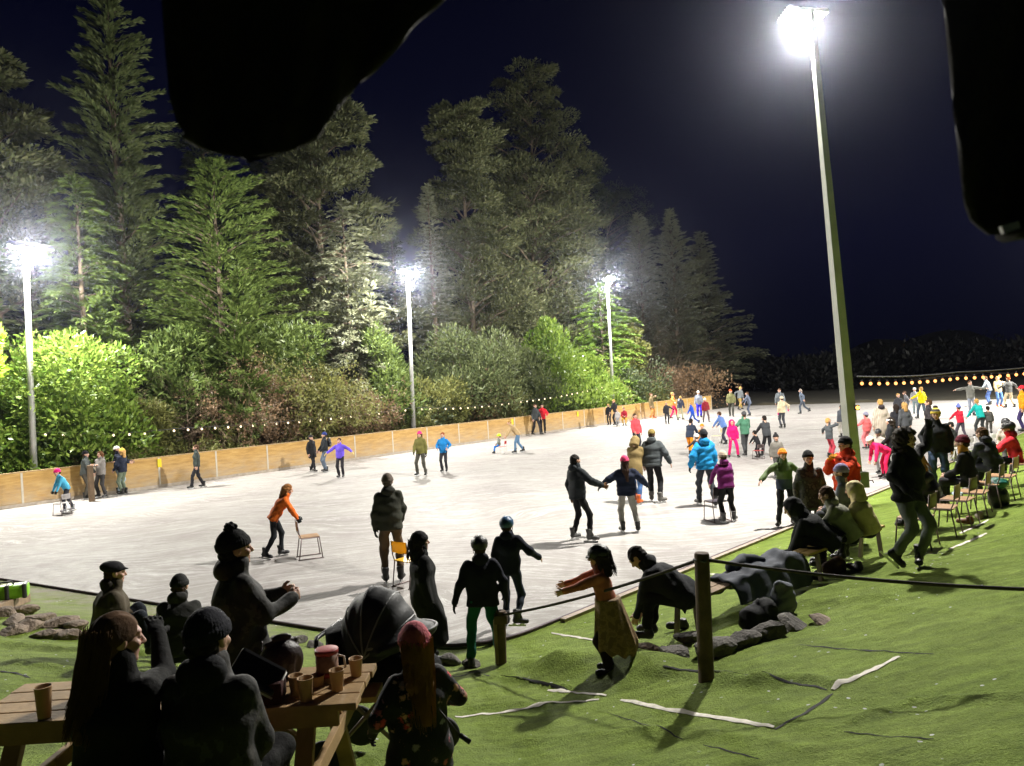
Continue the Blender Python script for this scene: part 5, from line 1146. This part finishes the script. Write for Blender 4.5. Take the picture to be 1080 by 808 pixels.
# ------------------------------------------------------------------ the crowd
def wovenmat(name, cols, scale=40, kind='camo'):
    m, nt, b = nodes(name); v = coords(nt)
    if kind == 'camo': c = ramp(nt, noise(nt, v, scale, 3, .55), [(.36, cols[0]), (.47, cols[1]), (.56, cols[2]), (.68, cols[0])]); nt.nodes[-1].color_ramp.interpolation = 'CONSTANT' if hasattr(nt.nodes[-1], 'color_ramp') else 'LINEAR'
    elif kind == 'plaid':
        a = N(nt, 'ShaderNodeTexWave'); a.inputs['Scale'].default_value = scale; nt.links.new(v, a.inputs[0]); c2 = N(nt, 'ShaderNodeTexWave', bands_direction='Z'); c2.inputs['Scale'].default_value = scale; nt.links.new(v, c2.inputs[0])
        c = mixc(nt, ramp(nt, a.outputs[1], [(.4, (0, 0, 0)), (.6, (.7, .7, .7))]), cols[0], cols[1]); c = mixc(nt, ramp(nt, c2.outputs[1], [(.4, (0, 0, 0)), (.6, (.6, .6, .6))]), c, cols[2])
    else:
        vo = N(nt, 'ShaderNodeTexVoronoi'); vo.inputs['Scale'].default_value = scale; wv_ = N(nt, 'ShaderNodeVectorMath', operation='ADD'); wn_ = N(nt, 'ShaderNodeTexNoise'); wn_.inputs['Scale'].default_value = 55; nt.links.new(v, wn_.inputs['Vector']); ws_ = N(nt, 'ShaderNodeVectorMath', operation='SCALE'); ws_.inputs['Scale'].default_value = .05; nt.links.new(wn_.outputs['Color'], ws_.inputs[0]); nt.links.new(v, wv_.inputs[0]); nt.links.new(ws_.outputs[0], wv_.inputs[1]); nt.links.new(wv_.outputs[0], vo.inputs['Vector']); fl_ = ramp(nt, vo.outputs['Distance'], [(.2, (1, 1, 1)), (.34, (0, 0, 0))])
        pc = ramp(nt, vo.outputs['Color'], [(.2, cols[1]), (.45, cols[2]), (.7, cols[3])]); c = mixc(nt, fl_, cols[0], pc)
    nt.links.new(c, b.inputs['Base Color']); b.inputs['Roughness'].default_value = .8; bump(nt, b, noise(nt, v, 22, 5), .5, .02); return m
CAMO = wovenmat('camo', [(.035, .035, .022), (.012, .012, .01), (.075, .07, .042)], 9); PLAID = wovenmat('plaid', [(.55, .48, .40), (.28, .22, .17), (.40, .33, .27)], 6, 'plaid'); FLOWER = wovenmat('flower_coat', [(.008, .008, .012), (.75, .07, .08), (.22, .25, .36), (.8, .4, .28)], 15, 'flower'); LACE = wovenmat('gold_skirt', [(.16, .095, .04), (.26, .16, .07), (.20, .12, .05)], 14); MUDD = wovenmat('mottled_parka', [(.014, .014, .013), (.02, .018, .016), (.05, .046, .042)], 10)
def twotone(name, hi, lo, zc):
    m, nt, b = nodes(name); v = coords(nt); sp_ = N(nt, 'ShaderNodeSeparateXYZ'); nt.links.new(v, sp_.inputs[0]); gt_ = N(nt, 'ShaderNodeMath', operation='GREATER_THAN'); nt.links.new(sp_.outputs['Z'], gt_.inputs[0]); gt_.inputs[1].default_value = zc
    c = mixc(nt, gt_.outputs[0], hx(lo), hx(hi)); n_ = noise(nt, v, 5, 3); c = mixc(nt, 1.0, c, ramp(nt, n_, [(.3, (.75,)*3), (.7, (1,)*3)]), 'MULTIPLY'); nt.links.new(c, b.inputs['Base Color']); b.inputs['Roughness'].default_value = .8; bump(nt, b, noise(nt, v, 22, 5), .55, .02); return m
TWO = twotone('two_tone_jacket', '55663e', '27344e', 1.02)
HAIRS = dict(br=('short', '4a3320'), dk=('short', '1c1612'), bl=('short', 'b08a50'), gr=('short', '8a8078'), lbr=('long', '5a3a20'), lbl=('long', 'b89058'), ldk=('long', '241a14'), rd=('short', '8a4a20'))
G1 = 'skaters on the far ice'; P = person
WALK = dict(fl=(.0, .24, 0), fr=(.02, -.22, .0)); WALK2 = dict(fl=(.02, -.22, 0), fr=(0, .24, 0)); GLIDE = dict(fl=(.02, .14, 0), fr=(.12, -.42, .14, -35, -15), lean=10); WIDE = dict(fl=(.1, .05, 0), fr=(.1, -.03, 0)); PUSH = dict(lean=38, hl='fwd', hr='fwd', fl=(.0, .12, 0), fr=(.02, -.3, .03, -20, -10))
# left side of the ice
P('child in a pink beanie and light blue jacket bending over a chair frame', 70, 540, H=1.5, yaw=140, j='4aa3c8', t='2f3038', b='8a8a90', hat=('beanie', 'e8207c'), lean=28, hl='low', hr='low', fl=(.05, .1, 0), fr=(.05, -.3, 0), gloves='1a1a1a', grip=True)
P('man in a grey jacket and black beanie leaning on the boards', 87, 526, 475, yaw=-75, j='565c5c', t='57524a', hat=('beanie', '15151a'), lean=8, hl='low', hr='low', jlen='hip')
P('woman in a pale grey hoodie standing with arms crossed by the boards', 108, 525, 476, yaw=165, j='8b8784', t='3c3a3a', hair=HAIRS['lbr'], hl='cross', hr='cross', hood='8b8784', **WIDE)
P('person in a white beanie and navy jacket hugging by the boards', 122, 521, 470, yaw=-80, j='252a38', t='8fa0ac', hat=('beanie', 'd8d4cc'), hl='fwd', hr='fwd')
P('person in a yellow beanie and navy jacket hugging back by the boards', 131, 522, 473, yaw=80, j='1f2536', t='6e7a68', hat=('beanie', 'd8b050'), hair=HAIRS['lbl'], hl='low', hr='cross')
P('man in a dark green jacket walking alone along the boards', 209, 515, 469, yaw=115, j='343b38', t='26252a', hair=HAIRS['br'], **WALK)
P('woman in a long black coat and beanie beside the man with a backpack', 330, 498, 459, yaw=-120, j='1c1c1e', t='1c1c20', hat=('beanie', '2a2a2c'), jlen='thigh', puff=.6, **WALK2)
P('man in a dark jacket and blue hat carrying a backpack', 344, 498, 456, yaw=120, j='23272b', t='5c6878', hat=('beanie', '2c3a78'), pack='1c1e24', hl='low', hr='low')
P('skater in a bright purple jacket with arms held out', 360, 504, 462, yaw=175, j='6a52d0', t='26242a', hair=HAIRS['br'], hl='out', hr='out', gloves='c8b070')
P('girl in a pink hat and olive jacket standing on the ice', 445, 502, 455, yaw=165, j='6d6a38', t='48463f', hat=('beanie', 'e83a80'), hair=HAIRS['lbr'], hl='down', hr='low', gloves='1a1a1a', **WIDE)
P('boy in a blue jacket beside the girl in the pink hat', 469, 498, 456, yaw=170, j='1f7cc0', t='2a2a30', hair=HAIRS['rd'], hl='pocket', hr='pocket')
P('small child in a lime green helmet and blue trousers on a red chair', 527, 478, H=1.0, yaw=100, j='7c7f78', t='1f6cc0', hat=('helmet', 'b8e010'), seat=.36, hl='low', hr='low', skates=True)
P('man in a tan jacket bending to push the child on the red chair', 546, 478, H=1.75, yaw=95, j='b49a72', t='5a7a9a', hair=HAIRS['bl'], **PUSH)
P('person in a charcoal jacket skating beside the red jacket at the boards', 555, 459, 426, yaw=-140, j='3a3e40', t='222226', hair=HAIRS['br'], hl='low', **WALK)
P('person in a red jacket and black trousers at the boards', 572, 458, 426, yaw=175, j='c8202e', t='262426', hair=HAIRS['dk'], hl='pocket', hr='pocket')
P('woman in an orange jumper leaning forward on a wooden chair', 294, 588, H=1.62, yaw=-72, j='d0641c', t='1c2024', hair=('long', '8a5a30'), lean=34, hl=(.0, .62, -.62), hr=(.0, .62, -.62), fl=(.0, .06, 0), fr=(.02, -.30, .02, -20, -12), gloves='1a2226', grip=True, slim=True, b='15161a')
P('tall man in an olive jacket and brown trousers seen from behind', 415, 615, 500, yaw=8, j='34352c', t='5b4a38', hair=('short', '5c5248'), hat=('beanie', '5a5048'), hood='2c2d26', hl='down', hr='low', fl=(.02, 0, 0), fr=(.03, .02, 0), gloves='17181a', fat=1.1)
P('woman in a long black coat and beanie with a thick scarf', 451, 697, 562, yaw=-70, j='0c0c0e', t='0e0e10', hat=('beanie', '0c0c0e'), hair=HAIRS['ldk'], scarf='0f0f12', jlen='shin', hl='down', hr='down', skates=False, flare=1.2, slim=True, gloves='0c0c0e', fat=1.18, hood='0f0f12')
P('child in a black helmet, navy coat and green trousers seen from behind', 513, 703, 567, yaw=10, j='0f1424', t='0d5a48', hat=('helmet', '15161a'), hood='0f1424', jlen='hip', hl=(.38, .02, -.9), hr=(.3, .05, -.9), skates=False, gloves='101218', fat=1.16, **WIDE)
P('child in a blue helmet and navy jacket stepping onto the ice', 541, 661, 546, yaw=-14, j='121627', t='1c2534', hat=('helmet', '1c4a72'), hood='141a2e', hl='down', hr=(.55, .35, -.62), fl=(.0, .0, 0), fr=(.06, -.28, .10, -60, -8), slim=True)
HC = 'couple holding hands'
P('man in a black padded jacket reaching out a brown glove to a girl', 612, 571, 479, yaw=-60, j='1d2226', t='121214', hair=HAIRS['dk'], puff=.9, hl='down', hr=(.45, .62, -.55), fl=(.10, -.02, 0), fr=(.12, .10, 0, -50), gloves='5a3a1c', slim=True, b='4a4a4a', hood='1d2226')
P('girl in a pink hat with long brown hair and navy padded jacket seen from behind', 663, 562, 481, yaw=4, j='141c33', t='93908a', hat=('beanie', 'd8416c'), hair=('vlong', '3a261a'), puff=1, hl=(.72, .2, -.6), hr=(.66, .15, -.7), fl=(.02, .05, 0), fr=(.12, -.05, .0, -18), gloves='16181c')
P('person in a tan coat with orange skates bowed behind the navy jacket girl', 672, 531, H=1.8, yaw=-25, j='7c6a44', t='3d5c8a', b='d06018', hat=('hood', '7a6842'), lean=14, head=(0, -35), jlen='thigh', hl='low', hr='low', **WALK)
P('skater in a coral red jacket with orange hood beyond the tan coat', 672, 478, 436, yaw=-165, j='d0505a', t='3a3a40', hair=HAIRS['br'], hood='d88a28', hl='down', hr='low')
P('man in a grey padded jacket and tan cap gliding away', 691, 530, 453, yaw=-22, j='43484a', t='1e1e20', hat=('cap', '7a6a3a'), puff=1, lean=8, hl='down', hr=(.45, .0, -.85), fl=(.0, .10, 0), fr=(.06, -.1, 0, -40), fat=1.1, b='5a5854', hood='43484a')
P('person in a bright blue padded jacket and black beanie seen from behind', 746, 534, 453, yaw=6, j='1d86c4', t='34383e', hat=('beanie', '1c1e22'), puff=.8, hl=(.34, .02, -.9), hr='down', gloves='15161a', hood='1d86c4', **WALK)
P('child in a white helmet half hidden left of the blue padded jacket', 736, 492, H=1.15, yaw=20, j='2c2c30', t='2a2a2e', hat=('helmet', 'd8d4d4'), hl='out')
P('skater in orange trousers and navy jacket bending forward', 729, 482, 441, yaw=-40, j='2c3446', t='d88418', hair=HAIRS['dk'], lean=22, hl='fwd', hr='fwd', fl=(.0, .12, 0), fr=(.06, -.4, .08, -20, -15))
P('child in an orange hat next to the orange trousers', 742, 478, H=1.2, yaw=160, j='d08a20', t='2f3034', hat=('beanie', 'e89020'))
P('person in a purple hooded coat leaning over a dark chair', 768, 551, 476, yaw=8, j='6a1c60', t='111113', hat=('beanie', 'b8a898'), hood='6a1c60', lean=12, jlen='hip', hl=(.2, .5, -.75), hr=(.2, .5, -.75), fl=(.04, -.05, 0), fr=(.08, .02, 0, -40), fat=1.12, skates=True, b='3a3a3c')
P('child in a bright pink snowsuit standing on the ice', 774, 483, 443, yaw=175, j='e0186c', t='e0186c', hat=('hood', 'e0186c'), hl='down', hr='low', **WIDE)
P('person in a green jumper holding the hand of the pink child', 787, 481, 434, yaw=8, j='4a7a62', t='3a3c3e', hat=('beanie', '4a4a4e'), hl=(.5, .1, -.6), hr='low', **WALK2)
P('person in a charcoal jacket pushing a low dark sledge chair', 810, 482, 438, yaw=14, j='3a3c40', t='232326', hair=HAIRS['dk'], lean=14, hl='fwd', hr='low', **WALK)
P('small dark child by the sledge chair left of the charcoal jacket', 800, 483, H=1.05, yaw=30, j='1e1e22', t='22222a', hair=HAIRS['dk'], lean=25, hl='fwd', hr='fwd')
P('skater in a light blue jacket leaning on a pale chair', 764, 469, 433, yaw=35, j='5f7cb8', t='3c3848', hair=HAIRS['br'], lean=26, hl='fwd', hr='fwd', **WALK2)
P('child in a grey coat and black knitted hat behind the orange beanie', 821, 505, H=1.35, yaw=175, j='6a6660', t='3a3838', hat=('pom_beanie', '17171a'), puff=.6)
P('child in an orange beanie and green jacket with arms spread', 830, 555, 474, yaw=178, j='4a5c3c', t='1e2028', hat=('beanie', 'f08020'), jm=TWO, hl=(.42, .3, -.5), hr=(.72, .1, -.62), fl=(.06, .0, 0), fr=(.10, .05, 0, -30), b='3a3230', hood='3a4a34')
P('man in a dark camouflage suit and black beanie standing at the rink edge', 858, 577, 476, yaw=170, j='2c2c20', jm=CAMO, t='2a2a22', tm=CAMO, hat=('beanie', '141416'), jlen='thigh', hl='down', hr='down', fat=1.08)
P('person in an orange padded jacket and black beanie lifting something to the face', 897, 575, 461, yaw=105, j='d8400c', t='5a6068', hat=('beanie', '1c1a1a'), puff=1.1, hl=(-.12, .40, .02), hr=(-.12, .40, -.05), gloves='e0a020', grip=True, fat=1.15, hood='d8400c')
# far end
for a in (('person in a cream jacket and hat with a pink mitten', 826, 452, 418, dict(yaw=10, j='d8c8a8', t='45464e', hat=('beanie', 'd8c8b0'), hr=(.5, .1, -.7), gloves='e02080')),
          ('skater in grey just behind the cream jacket', 824, 441, 408, dict(yaw=150, j='6c7278', t='50545c', hair=HAIRS['br'], lean=12)),
          ('skater in a slate jacket leaning forward at the far end', 847, 437, 410, dict(yaw=60, j='525c6c', t='454c58', hair=HAIRS['gr'], hl='back', hr='out', **GLIDE)),
          ('skater in an olive jacket and orange hat at the far end', 772, 440, 408, dict(yaw=160, j='6c6c48', t='3a3a34', hat=('beanie', 'd05020'), **WALK)),
          ('skater in grey with tan trousers striding at the far end', 781, 433, 407, dict(yaw=-60, j='565a5e', t='8a7440', hair=HAIRS['bl'], lean=14, hl='back', fl=(.02, .3, 0), fr=(.05, -.35, .05, -20, -20))),
          ('skater in slate blue leaning left at the far end', 791, 439, 413, dict(yaw=70, j='5a6274', t='4c5468', hair=HAIRS['br'], lean=14, hl='fwd', hr='low')),
          ('person in a khaki coat with orange boots near the end of the barrier', 688, 442, 414, dict(yaw=-120, j='6c6044', t='b8834a', b='d0602a', hair=HAIRS['br'], jlen='thigh', hl='face', **WIDE)),
          ('small child in black near the end of the barrier', 704, 448, 424, dict(yaw=170, j='2c2c32', t='2c2c32', hair=HAIRS['bl'], hl='out', hr='down')),
          ('skater in an orange top and pink trousers', 711, 442, 413, dict(yaw=-100, j='d07a3c', t='e02a5c', hair=HAIRS['bl'], hl='out', hr='out', **WALK)),
          ('skater in a dark hooded top bending with pale trousers', 718, 444, 417, dict(yaw=-30, j='33374a', t='a8a48c', hair=HAIRS['bl'], lean=26, pack='2c3040', hl='fwd', hr='low', **WALK2)),
          ('skater in a royal blue jacket near the white hat', 731, 449, 424, dict(yaw=60, j='2450c0', t='3c5ca8', hair=HAIRS['bl'], hl='low', **GLIDE)),
          ('person in a pale hat with bright blue trousers at the barrier end', 738, 441, 411, dict(yaw=170, j='7a8090', t='2c28d8', hat=('beanie', 'd8d8d8'))),
          ('child in a dark red jacket and white hat at the barrier end', 745, 446, 420, dict(yaw=175, j='84202c', t='66585a', hat=('beanie', 'e0dcd8'), **WIDE)),
          ('dark child in a group at the foot of the third lamp post', 643, 449, 426, dict(yaw=150, j='26262c', t='26262c', hair=HAIRS['bl'], lean=8, hl='low')),
          ('adult in black with pale hair in the group at the third lamp post', 650, 449, 421, dict(yaw=130, j='2a2a2e', t='2c2c34', hair=HAIRS['bl'], lean=14, hl='low', hr='low')),
          ('child in a dark red jacket and yellow trousers on a pale chair', 659, 449, None, dict(H=1.5, yaw=170, j='a02434', t='c89a3c', hair=HAIRS['br'], seat=.45, hl='lap', hr='lap')),
          ('child in grey beside the seated child in dark red', 652, 450, None, dict(H=1.2, yaw=160, j='a8a4a4', t='8c8c90', hair=HAIRS['bl'])),
          # right hand side
          ('child in a grey top and red trousers with blond hair', 876, 484, 441, dict(yaw=-80, j='4a4e52', t='a83a48', hair=HAIRS['bl'], hl='out', hr='face')),
          ('person in a grey jacket and pale trousers left of the tall lamp post', 889, 462, 427, dict(yaw=10, j='4e525a', t='a8a49c', hair=HAIRS['dk'])),
          ('small child in a coral snowsuit right of the tall lamp post', 915, 474, 435, dict(yaw=20, j='e06a6c', t='e07a80', hat=('beanie', '8a8aa0'), hl='out')),
          ('man in a pale checked shirt jacket facing away', 931, 478, 414, dict(yaw=5, j='8a7a6a', jm=PLAID, t='b8b0a4', hair=HAIRS['bl'], jlen='thigh', fat=1.15, hood='3a3236')),
          ('man in dark clothes behind the checked shirt jacket', 949, 447, 415, dict(yaw=170, j='3c3c42', t='48505c', hair=HAIRS['bl'], fat=1.1)),
          ('person in black skating close beside the grey jacket', 947, 474, 426, dict(yaw=10, j='2a2a30', t='3a3a44', hair=HAIRS['ldk'])),
          ('person in a grey jacket with fair hair close beside the black one', 956, 474, 424, dict(yaw=10, j='4e5054', t='4a4a50', hair=HAIRS['lbl'])),
          ('adult in a black jacket with a white headband', 942, 503, 440, dict(yaw=60, j='17181c', t='1c1c20', hair=HAIRS['ldk'], hat=('band', 'e8e8e8'), hl='low', fat=1.1)),
          ('child in a black helmet beside the headband woman', 930, 500, None, dict(H=1.35, yaw=130, j='a8a098', t='8c8888', hat=('helmet', '222226'), lean=12, hl='out')),
          ('girl in a bright pink top bending down with a white hat', 934, 505, None, dict(H=1.5, yaw=95, j='e0205c', t='d81c54', hat=('beanie', 'e0d8d0'), lean=62, hl='low', hr='low', slim=True)),
          ('skater in a bright yellow jacket seen from behind', 973, 442, 408, dict(yaw=10, j='e8c800', t='4a5460', hair=HAIRS['bl'], hl=(.75, .1, -.5), **WALK)),
          ('skater in pale grey behind the yellow jacket', 966, 437, 409, dict(yaw=160, j='88888c', t='76868c', hat=('beanie', 'c8c8c4'), hl='out')),
          ('skater in dark grey bending left of the yellow jacket', 958, 436, 412, dict(yaw=80, j='5a5a60', t='5a5c62', hair=HAIRS['br'], lean=24, hl='low')),
          ('man in a dark jacket behind the yellow striped beanie', 982, 476, 421, dict(yaw=60, j='302c30', t='4a3c54', hair=HAIRS['br'], hl='down', hr='down')),
          ('man in a black jacket and jeans with a yellow striped black beanie', 992, 522, 431, dict(yaw=150, j='15171a', t='33435c', hat=('pom_beanie', 'd8c028', '1c1c1c'), hl='down', hr='pocket', fat=1.12, jlen='hip')),
          ('child in a red jacket and blue hat near a white chair', 1014, 464, 427, dict(yaw=10, j='c8243c', t='4a4450', hat=('pom_beanie', '6a78c0'), lean=10, hl='fwd', hr='low', **WALK)),
          ('person in a teal jacket bending forward seen from behind', 1035, 461, 420, dict(yaw=12, j='18a4a0', t='3a3e40', hair=HAIRS['bl'], lean=20, hl=(.4, .4, -.7), hr='low', **WIDE)),
          ('child in dark grey beside the teal jacket', 1044, 460, None, dict(H=1.25, yaw=-20, j='4e4c4a', t='5a5652', hair=HAIRS['dk'], lean=15)),
          ('skater in a grey jacket with both arms stretched wide', 1025, 439, 401, dict(yaw=170, j='767672', t='8a90a0', hair=HAIRS['br'], hl='wide', hr='wide')),
          ('skater in jeans between the two outstretched skaters', 1044, 428, 395, dict(yaw=40, j='6e747c', t='43598c', hair=HAIRS['br'], lean=18, hl='out')),
          ('skater in a cream jacket with orange skates under the string lights', 1054, 430, 391, dict(yaw=175, j='c8ae82', t='4a6a9c', b='e0642a', hair=HAIRS['bl'], hl='wide', hr='low')),
          ('skater in a charcoal jumper and cream trousers under the string lights', 1065, 431, 395, dict(yaw=10, j='4c4c4c', t='b8a88e', hair=HAIRS['rd'], hl='out', hr='out', fl=(.1, .05, 0), fr=(.12, -.1, 0))),
          ('person in an orange yellow jacket cut by the right edge', 1080, 456, 407, dict(yaw=60, j='e89018', t='3a3060', hat=('beanie', 'd02030'))),
          ('child in olive trousers behind the yellow striped beanie man', 1009, 487, None, dict(H=1.3, yaw=60, j='2a2c2c', t='6a6450', hair=HAIRS['dk'], lean=18, hl='fwd', hr='fwd'))):
    P(a[0], a[1], a[2], a[3], group=None, **a[4])
# seated along the right
SIT = dict(skates=True, lean=14)
def seatat(px, py, up=.45): return ground(px, py)
P('person in a maroon beanie and black jacket sitting on the chair row', 1026, 540, H=1.68, yaw=48, j='1a1a1c', t='26262a', hat=('beanie', '5a1226'), scarf='c08a3c', seat=.45, lean=10, hl='lap', hr='lap')
P('man in a charcoal jacket sitting hunched on the chair row', 1052, 524, H=1.72, yaw=20, j='2c2e32', t='2a2c34', hair=HAIRS['br'], seat=.45, lean=24, hl='knee', hr='knee', hood='2c2e32')
P('child in a red jacket and black helmet sitting at the right end', 1074, 512, H=1.6, yaw=60, j='d8303c', t='1a1a1e', hat=('helmet', '1a1a1e'), seat=.45, lean=12, hl='knee', hr='knee', hood='8a2028')
P('person in a black helmet standing behind the red jacket', 1064, 500, H=1.3, yaw=160, j='b8a8a0', t='4a4648', hat=('helmet', '26262a'))
P('person in a shiny black padded jacket sitting behind the jumping woman', 988, 558, H=1.6, yaw=60, j='141518', t='17181a', hair=HAIRS['lbl'], seat=.42, lean=26, hl='knee', hr='knee', puff=1.2, shiny=True)
P('man in a black hooded jacket bent far over on the bench', 880, 608, H=1.66, yaw=72, j='17191b', t='111214', hat=('hood', '17191b'), seat=.40, lean=54, hl='knee', hr='knee', fat=1.25)
P('person in a grey jacket with brown hair sitting on the yellowed bench', 900, 600, H=1.5, yaw=66, j='8a8a7a', t='1c1c1e', hair=HAIRS['br'], seat=.40, lean=32, hl='lap', hr='lap', fat=1.3, hood='a8a694')
P('person in a cream hooded coat sitting at the far end of the yellowed bench', 919, 594, H=1.38, yaw=50, j='c4b68a', t='26262a', hat=('hood', 'c4b68a'), seat=.40, lean=22, hl='lap', hr='lap', fat=1.35, jlen='hip', puff=.5)
P('person in a lilac beanie sitting in front of the cream hooded coat', 899, 580, H=1.7, yaw=60, j='5c6068', t='3a3c42', hat=('beanie', '8f86ac'), seat=.44, lean=10, hl='lap', hr='lap')
P('woman in a black fur hooded coat skipping on the bank in skates', 962, 600, H=1.74, yaw=-150, j='0e0e10', t='5a605c', b='0c0c0e', hat=('fur', '2c2418'), hl=(.30, .2, .66), hr=(.30, .35, -.75), fl=(-.03, .06, .03, -60), fr=(.04, -.12, .07, 30, -45), fat=1.26, jlen='hip', side=-4, gloves='0e0e10')
P('man in a dark padded coat sitting bent over at the near end of the bench', 727, 674, H=1.66, yaw=66, j='1c1e24', t='0f1218', hair=HAIRS['dk'], seat=.38, lean=56, hl='knee', hr='knee', fat=1.28, skates=False, hood='1c1e24', head=(0, -20))
P('girl in a black helmet, pink coat and gold skirt reaching for the rope', 643, 709, 579, yaw=78, j='a8644e', t='2a1c14', hat=('helmet', '121214'), hair=HAIRS['ldk'], hl=(.0, .95, -.25), hr=(.0, .95, -.2), lean=8, jlen='hip', skates=False, b='0e0e10', scarf='8a5046')

STRIPED = wovenmat('striped_knit', [(.012, .012, .012), (.012, .012, .012), (.75, .55, .03)], 3.2, 'plaid')
for o in bpy.data.objects:
    if o.parent and o.name.split('.')[0] == 'beanie' and 'yellow striped' in o.parent.get('label', ''): o.material_slots[0].material = STRIPED
# ------------------------------------------------------------------ people in the foreground
def gl(px, Y): p = at(px, 600, Y); x = p.x; return Vector((x, Y, gz(x, Y)))
# gold lace skirt of the girl in pink belongs to her
girl = [o for o in bpy.data.objects if o.get('label', '').startswith('girl in a black helmet')][0]
s = SDF((-.4, -.4, .05), (.4, .4, .95), .016, .04); hh = .74
s.cone((0, -.02, hh), (0, -.08, .30), .13, .215, (1, 0, 0), 1.12); s.cut((0, 0, .26), (0, .22, -1)); s.cut((0, 0, hh+.02), (0, 0, 1))
x_, y_ = s.ax[0][:, None, None], s.ax[1][None, :, None]; z_ = s.ax[2][None, None, :]; s.D = s.D+(.012*np.cos(11*np.arctan2(y_+.05, x_))*np.clip((.75-z_)/.4, 0, 1)).astype(np.float32); link('skirt', s.mesh('skirt'), LACE, girl)
def sit_z(px, Y, top, H):           # seat height so that the head top meets the photograph
    zt = at(px, top, Y).z; s = H/1.75; return zt-(.10+.55+.055+.20)*s
p = gl(108, 8.6); P('person in a dark flat cap and olive jacket sitting on stones at the left', loc=(p.x, p.y, p.z), H=1.72, yaw=-62, j='4c4436', t='1a2028', hat=('beret', '17171a'), seat=max(.2, sit_z(108, 8.6, 598, 1.72)-p.z), lean=12, hl='lap', hr='lap', skates=False, hood='2a251e', fat=1.36)
p = gl(181, 8.2); P('hunched person in a dark hooded coat and beanie sitting beside the stones', loc=(p.x, p.y, p.z), H=1.66, yaw=6, j='2a2a28', t='17181c', hat=('beanie', '1c1c1c'), seat=max(.15, sit_z(181, 8.2, 616, 1.66)-p.z), lean=22, hl='lap', hr='lap', skates=False, hood='343432', fat=1.42)
p = gl(250, 5.1); hp = at(250, 552, 5.1).z; P('woman in a dark mottled parka and pompom beanie standing behind the table', loc=p, H=min(1.9, hp-p.z-.06), yaw=-58, j='26231e', jm=MUDD, t='1c1a18', tm=MUDD, hat=('pom_beanie', '141416', '161618'), hair=HAIRS['dk'], hl=(-.05, .62, -.35), hr=(-.05, .62, -.35), jlen='thigh', skates=False, fat=1.32, hood='3c352a', grip=True, flare=1)
p = gl(108, 3.42); P('woman with long fair hair sitting at the table with one arm raised, seen from behind', loc=p, H=1.66, yaw=-14, j='0b0c12', t='101014', hair=('vlong', '5a4028'), seat=sit_z(108, 3.42, 656, 1.66)-p.z, hl='lap', tgt=at(166, 671, 3.86), lean=6, skates=False, fat=1.12, head=(-34, -4), jlen='hip', gloves='0d0e14')
p = gl(206, 3.40); P('man in a dark beanie and mottled parka sitting at the table, seen from behind', loc=p, H=1.72, yaw=-6, j='1a1816', jm=MUDD, t='101012', hat=('beanie', '0f1320'), hair=HAIRS['dk'], seat=sit_z(207, 3.40, 655, 1.72)-p.z, hl='lap', hr='lap', lean=8, skates=False, fat=1.16, hood='17181c', head=(-10, 0), jlen='hip')
p = gl(432, 3.95); ht = at(432, 659, 3.95).z; root, J = P('small child in a dark coat with coloured flowers and a pink hat', loc=p, H=min(1.2, ht-p.z), yaw=24, j='0c0c10', jm=FLOWER, t='c0987a', hat=('beanie', 'c46872'), hair=('vlong', '8a5f3a'), hl=(.3, .25, -.75), hr=(.3, .42, -.6), gloves='141016', jlen='thigh', skates=False, fat=1.22, flare=1, b='1a1a1c'); print('child H', ht-p.z, 'parka', hp-gl(250, 5.1).z)
a, b_, c = at(458, 742, 3.9), at(485, 775, 3.8), at(496, 783, 3.78)
t = thing('toy_wand', 'thin stick with a black handle held by the small child', 'toy', a); MB().loft([(0, 0, 0), b_-a], .0035, 6).build('stick', DARKM, t); MB().loft([b_-a, c-a], .013, 8).build('handle', BLACK, t)
# ------------------------------------------------------------------ render settings
SC.view_settings.view_transform = 'Standard'; SC.view_settings.look = 'None'; SC.view_settings.exposure = 0; SC.view_settings.gamma = 1
SC.cycles.max_bounces = 5; SC.cycles.diffuse_bounces = 3; SC.cycles.glossy_bounces = 2; SC.cycles.transmission_bounces = 3; SC.cycles.volume_bounces = 0; SC.cycles.use_adaptive_sampling = True; SC.cycles.adaptive_threshold = .02
SC.cycles.sample_clamp_indirect = 4; SC.cycles.caustics_reflective = False; SC.cycles.caustics_refractive = False; SC.cycles.use_denoising = True
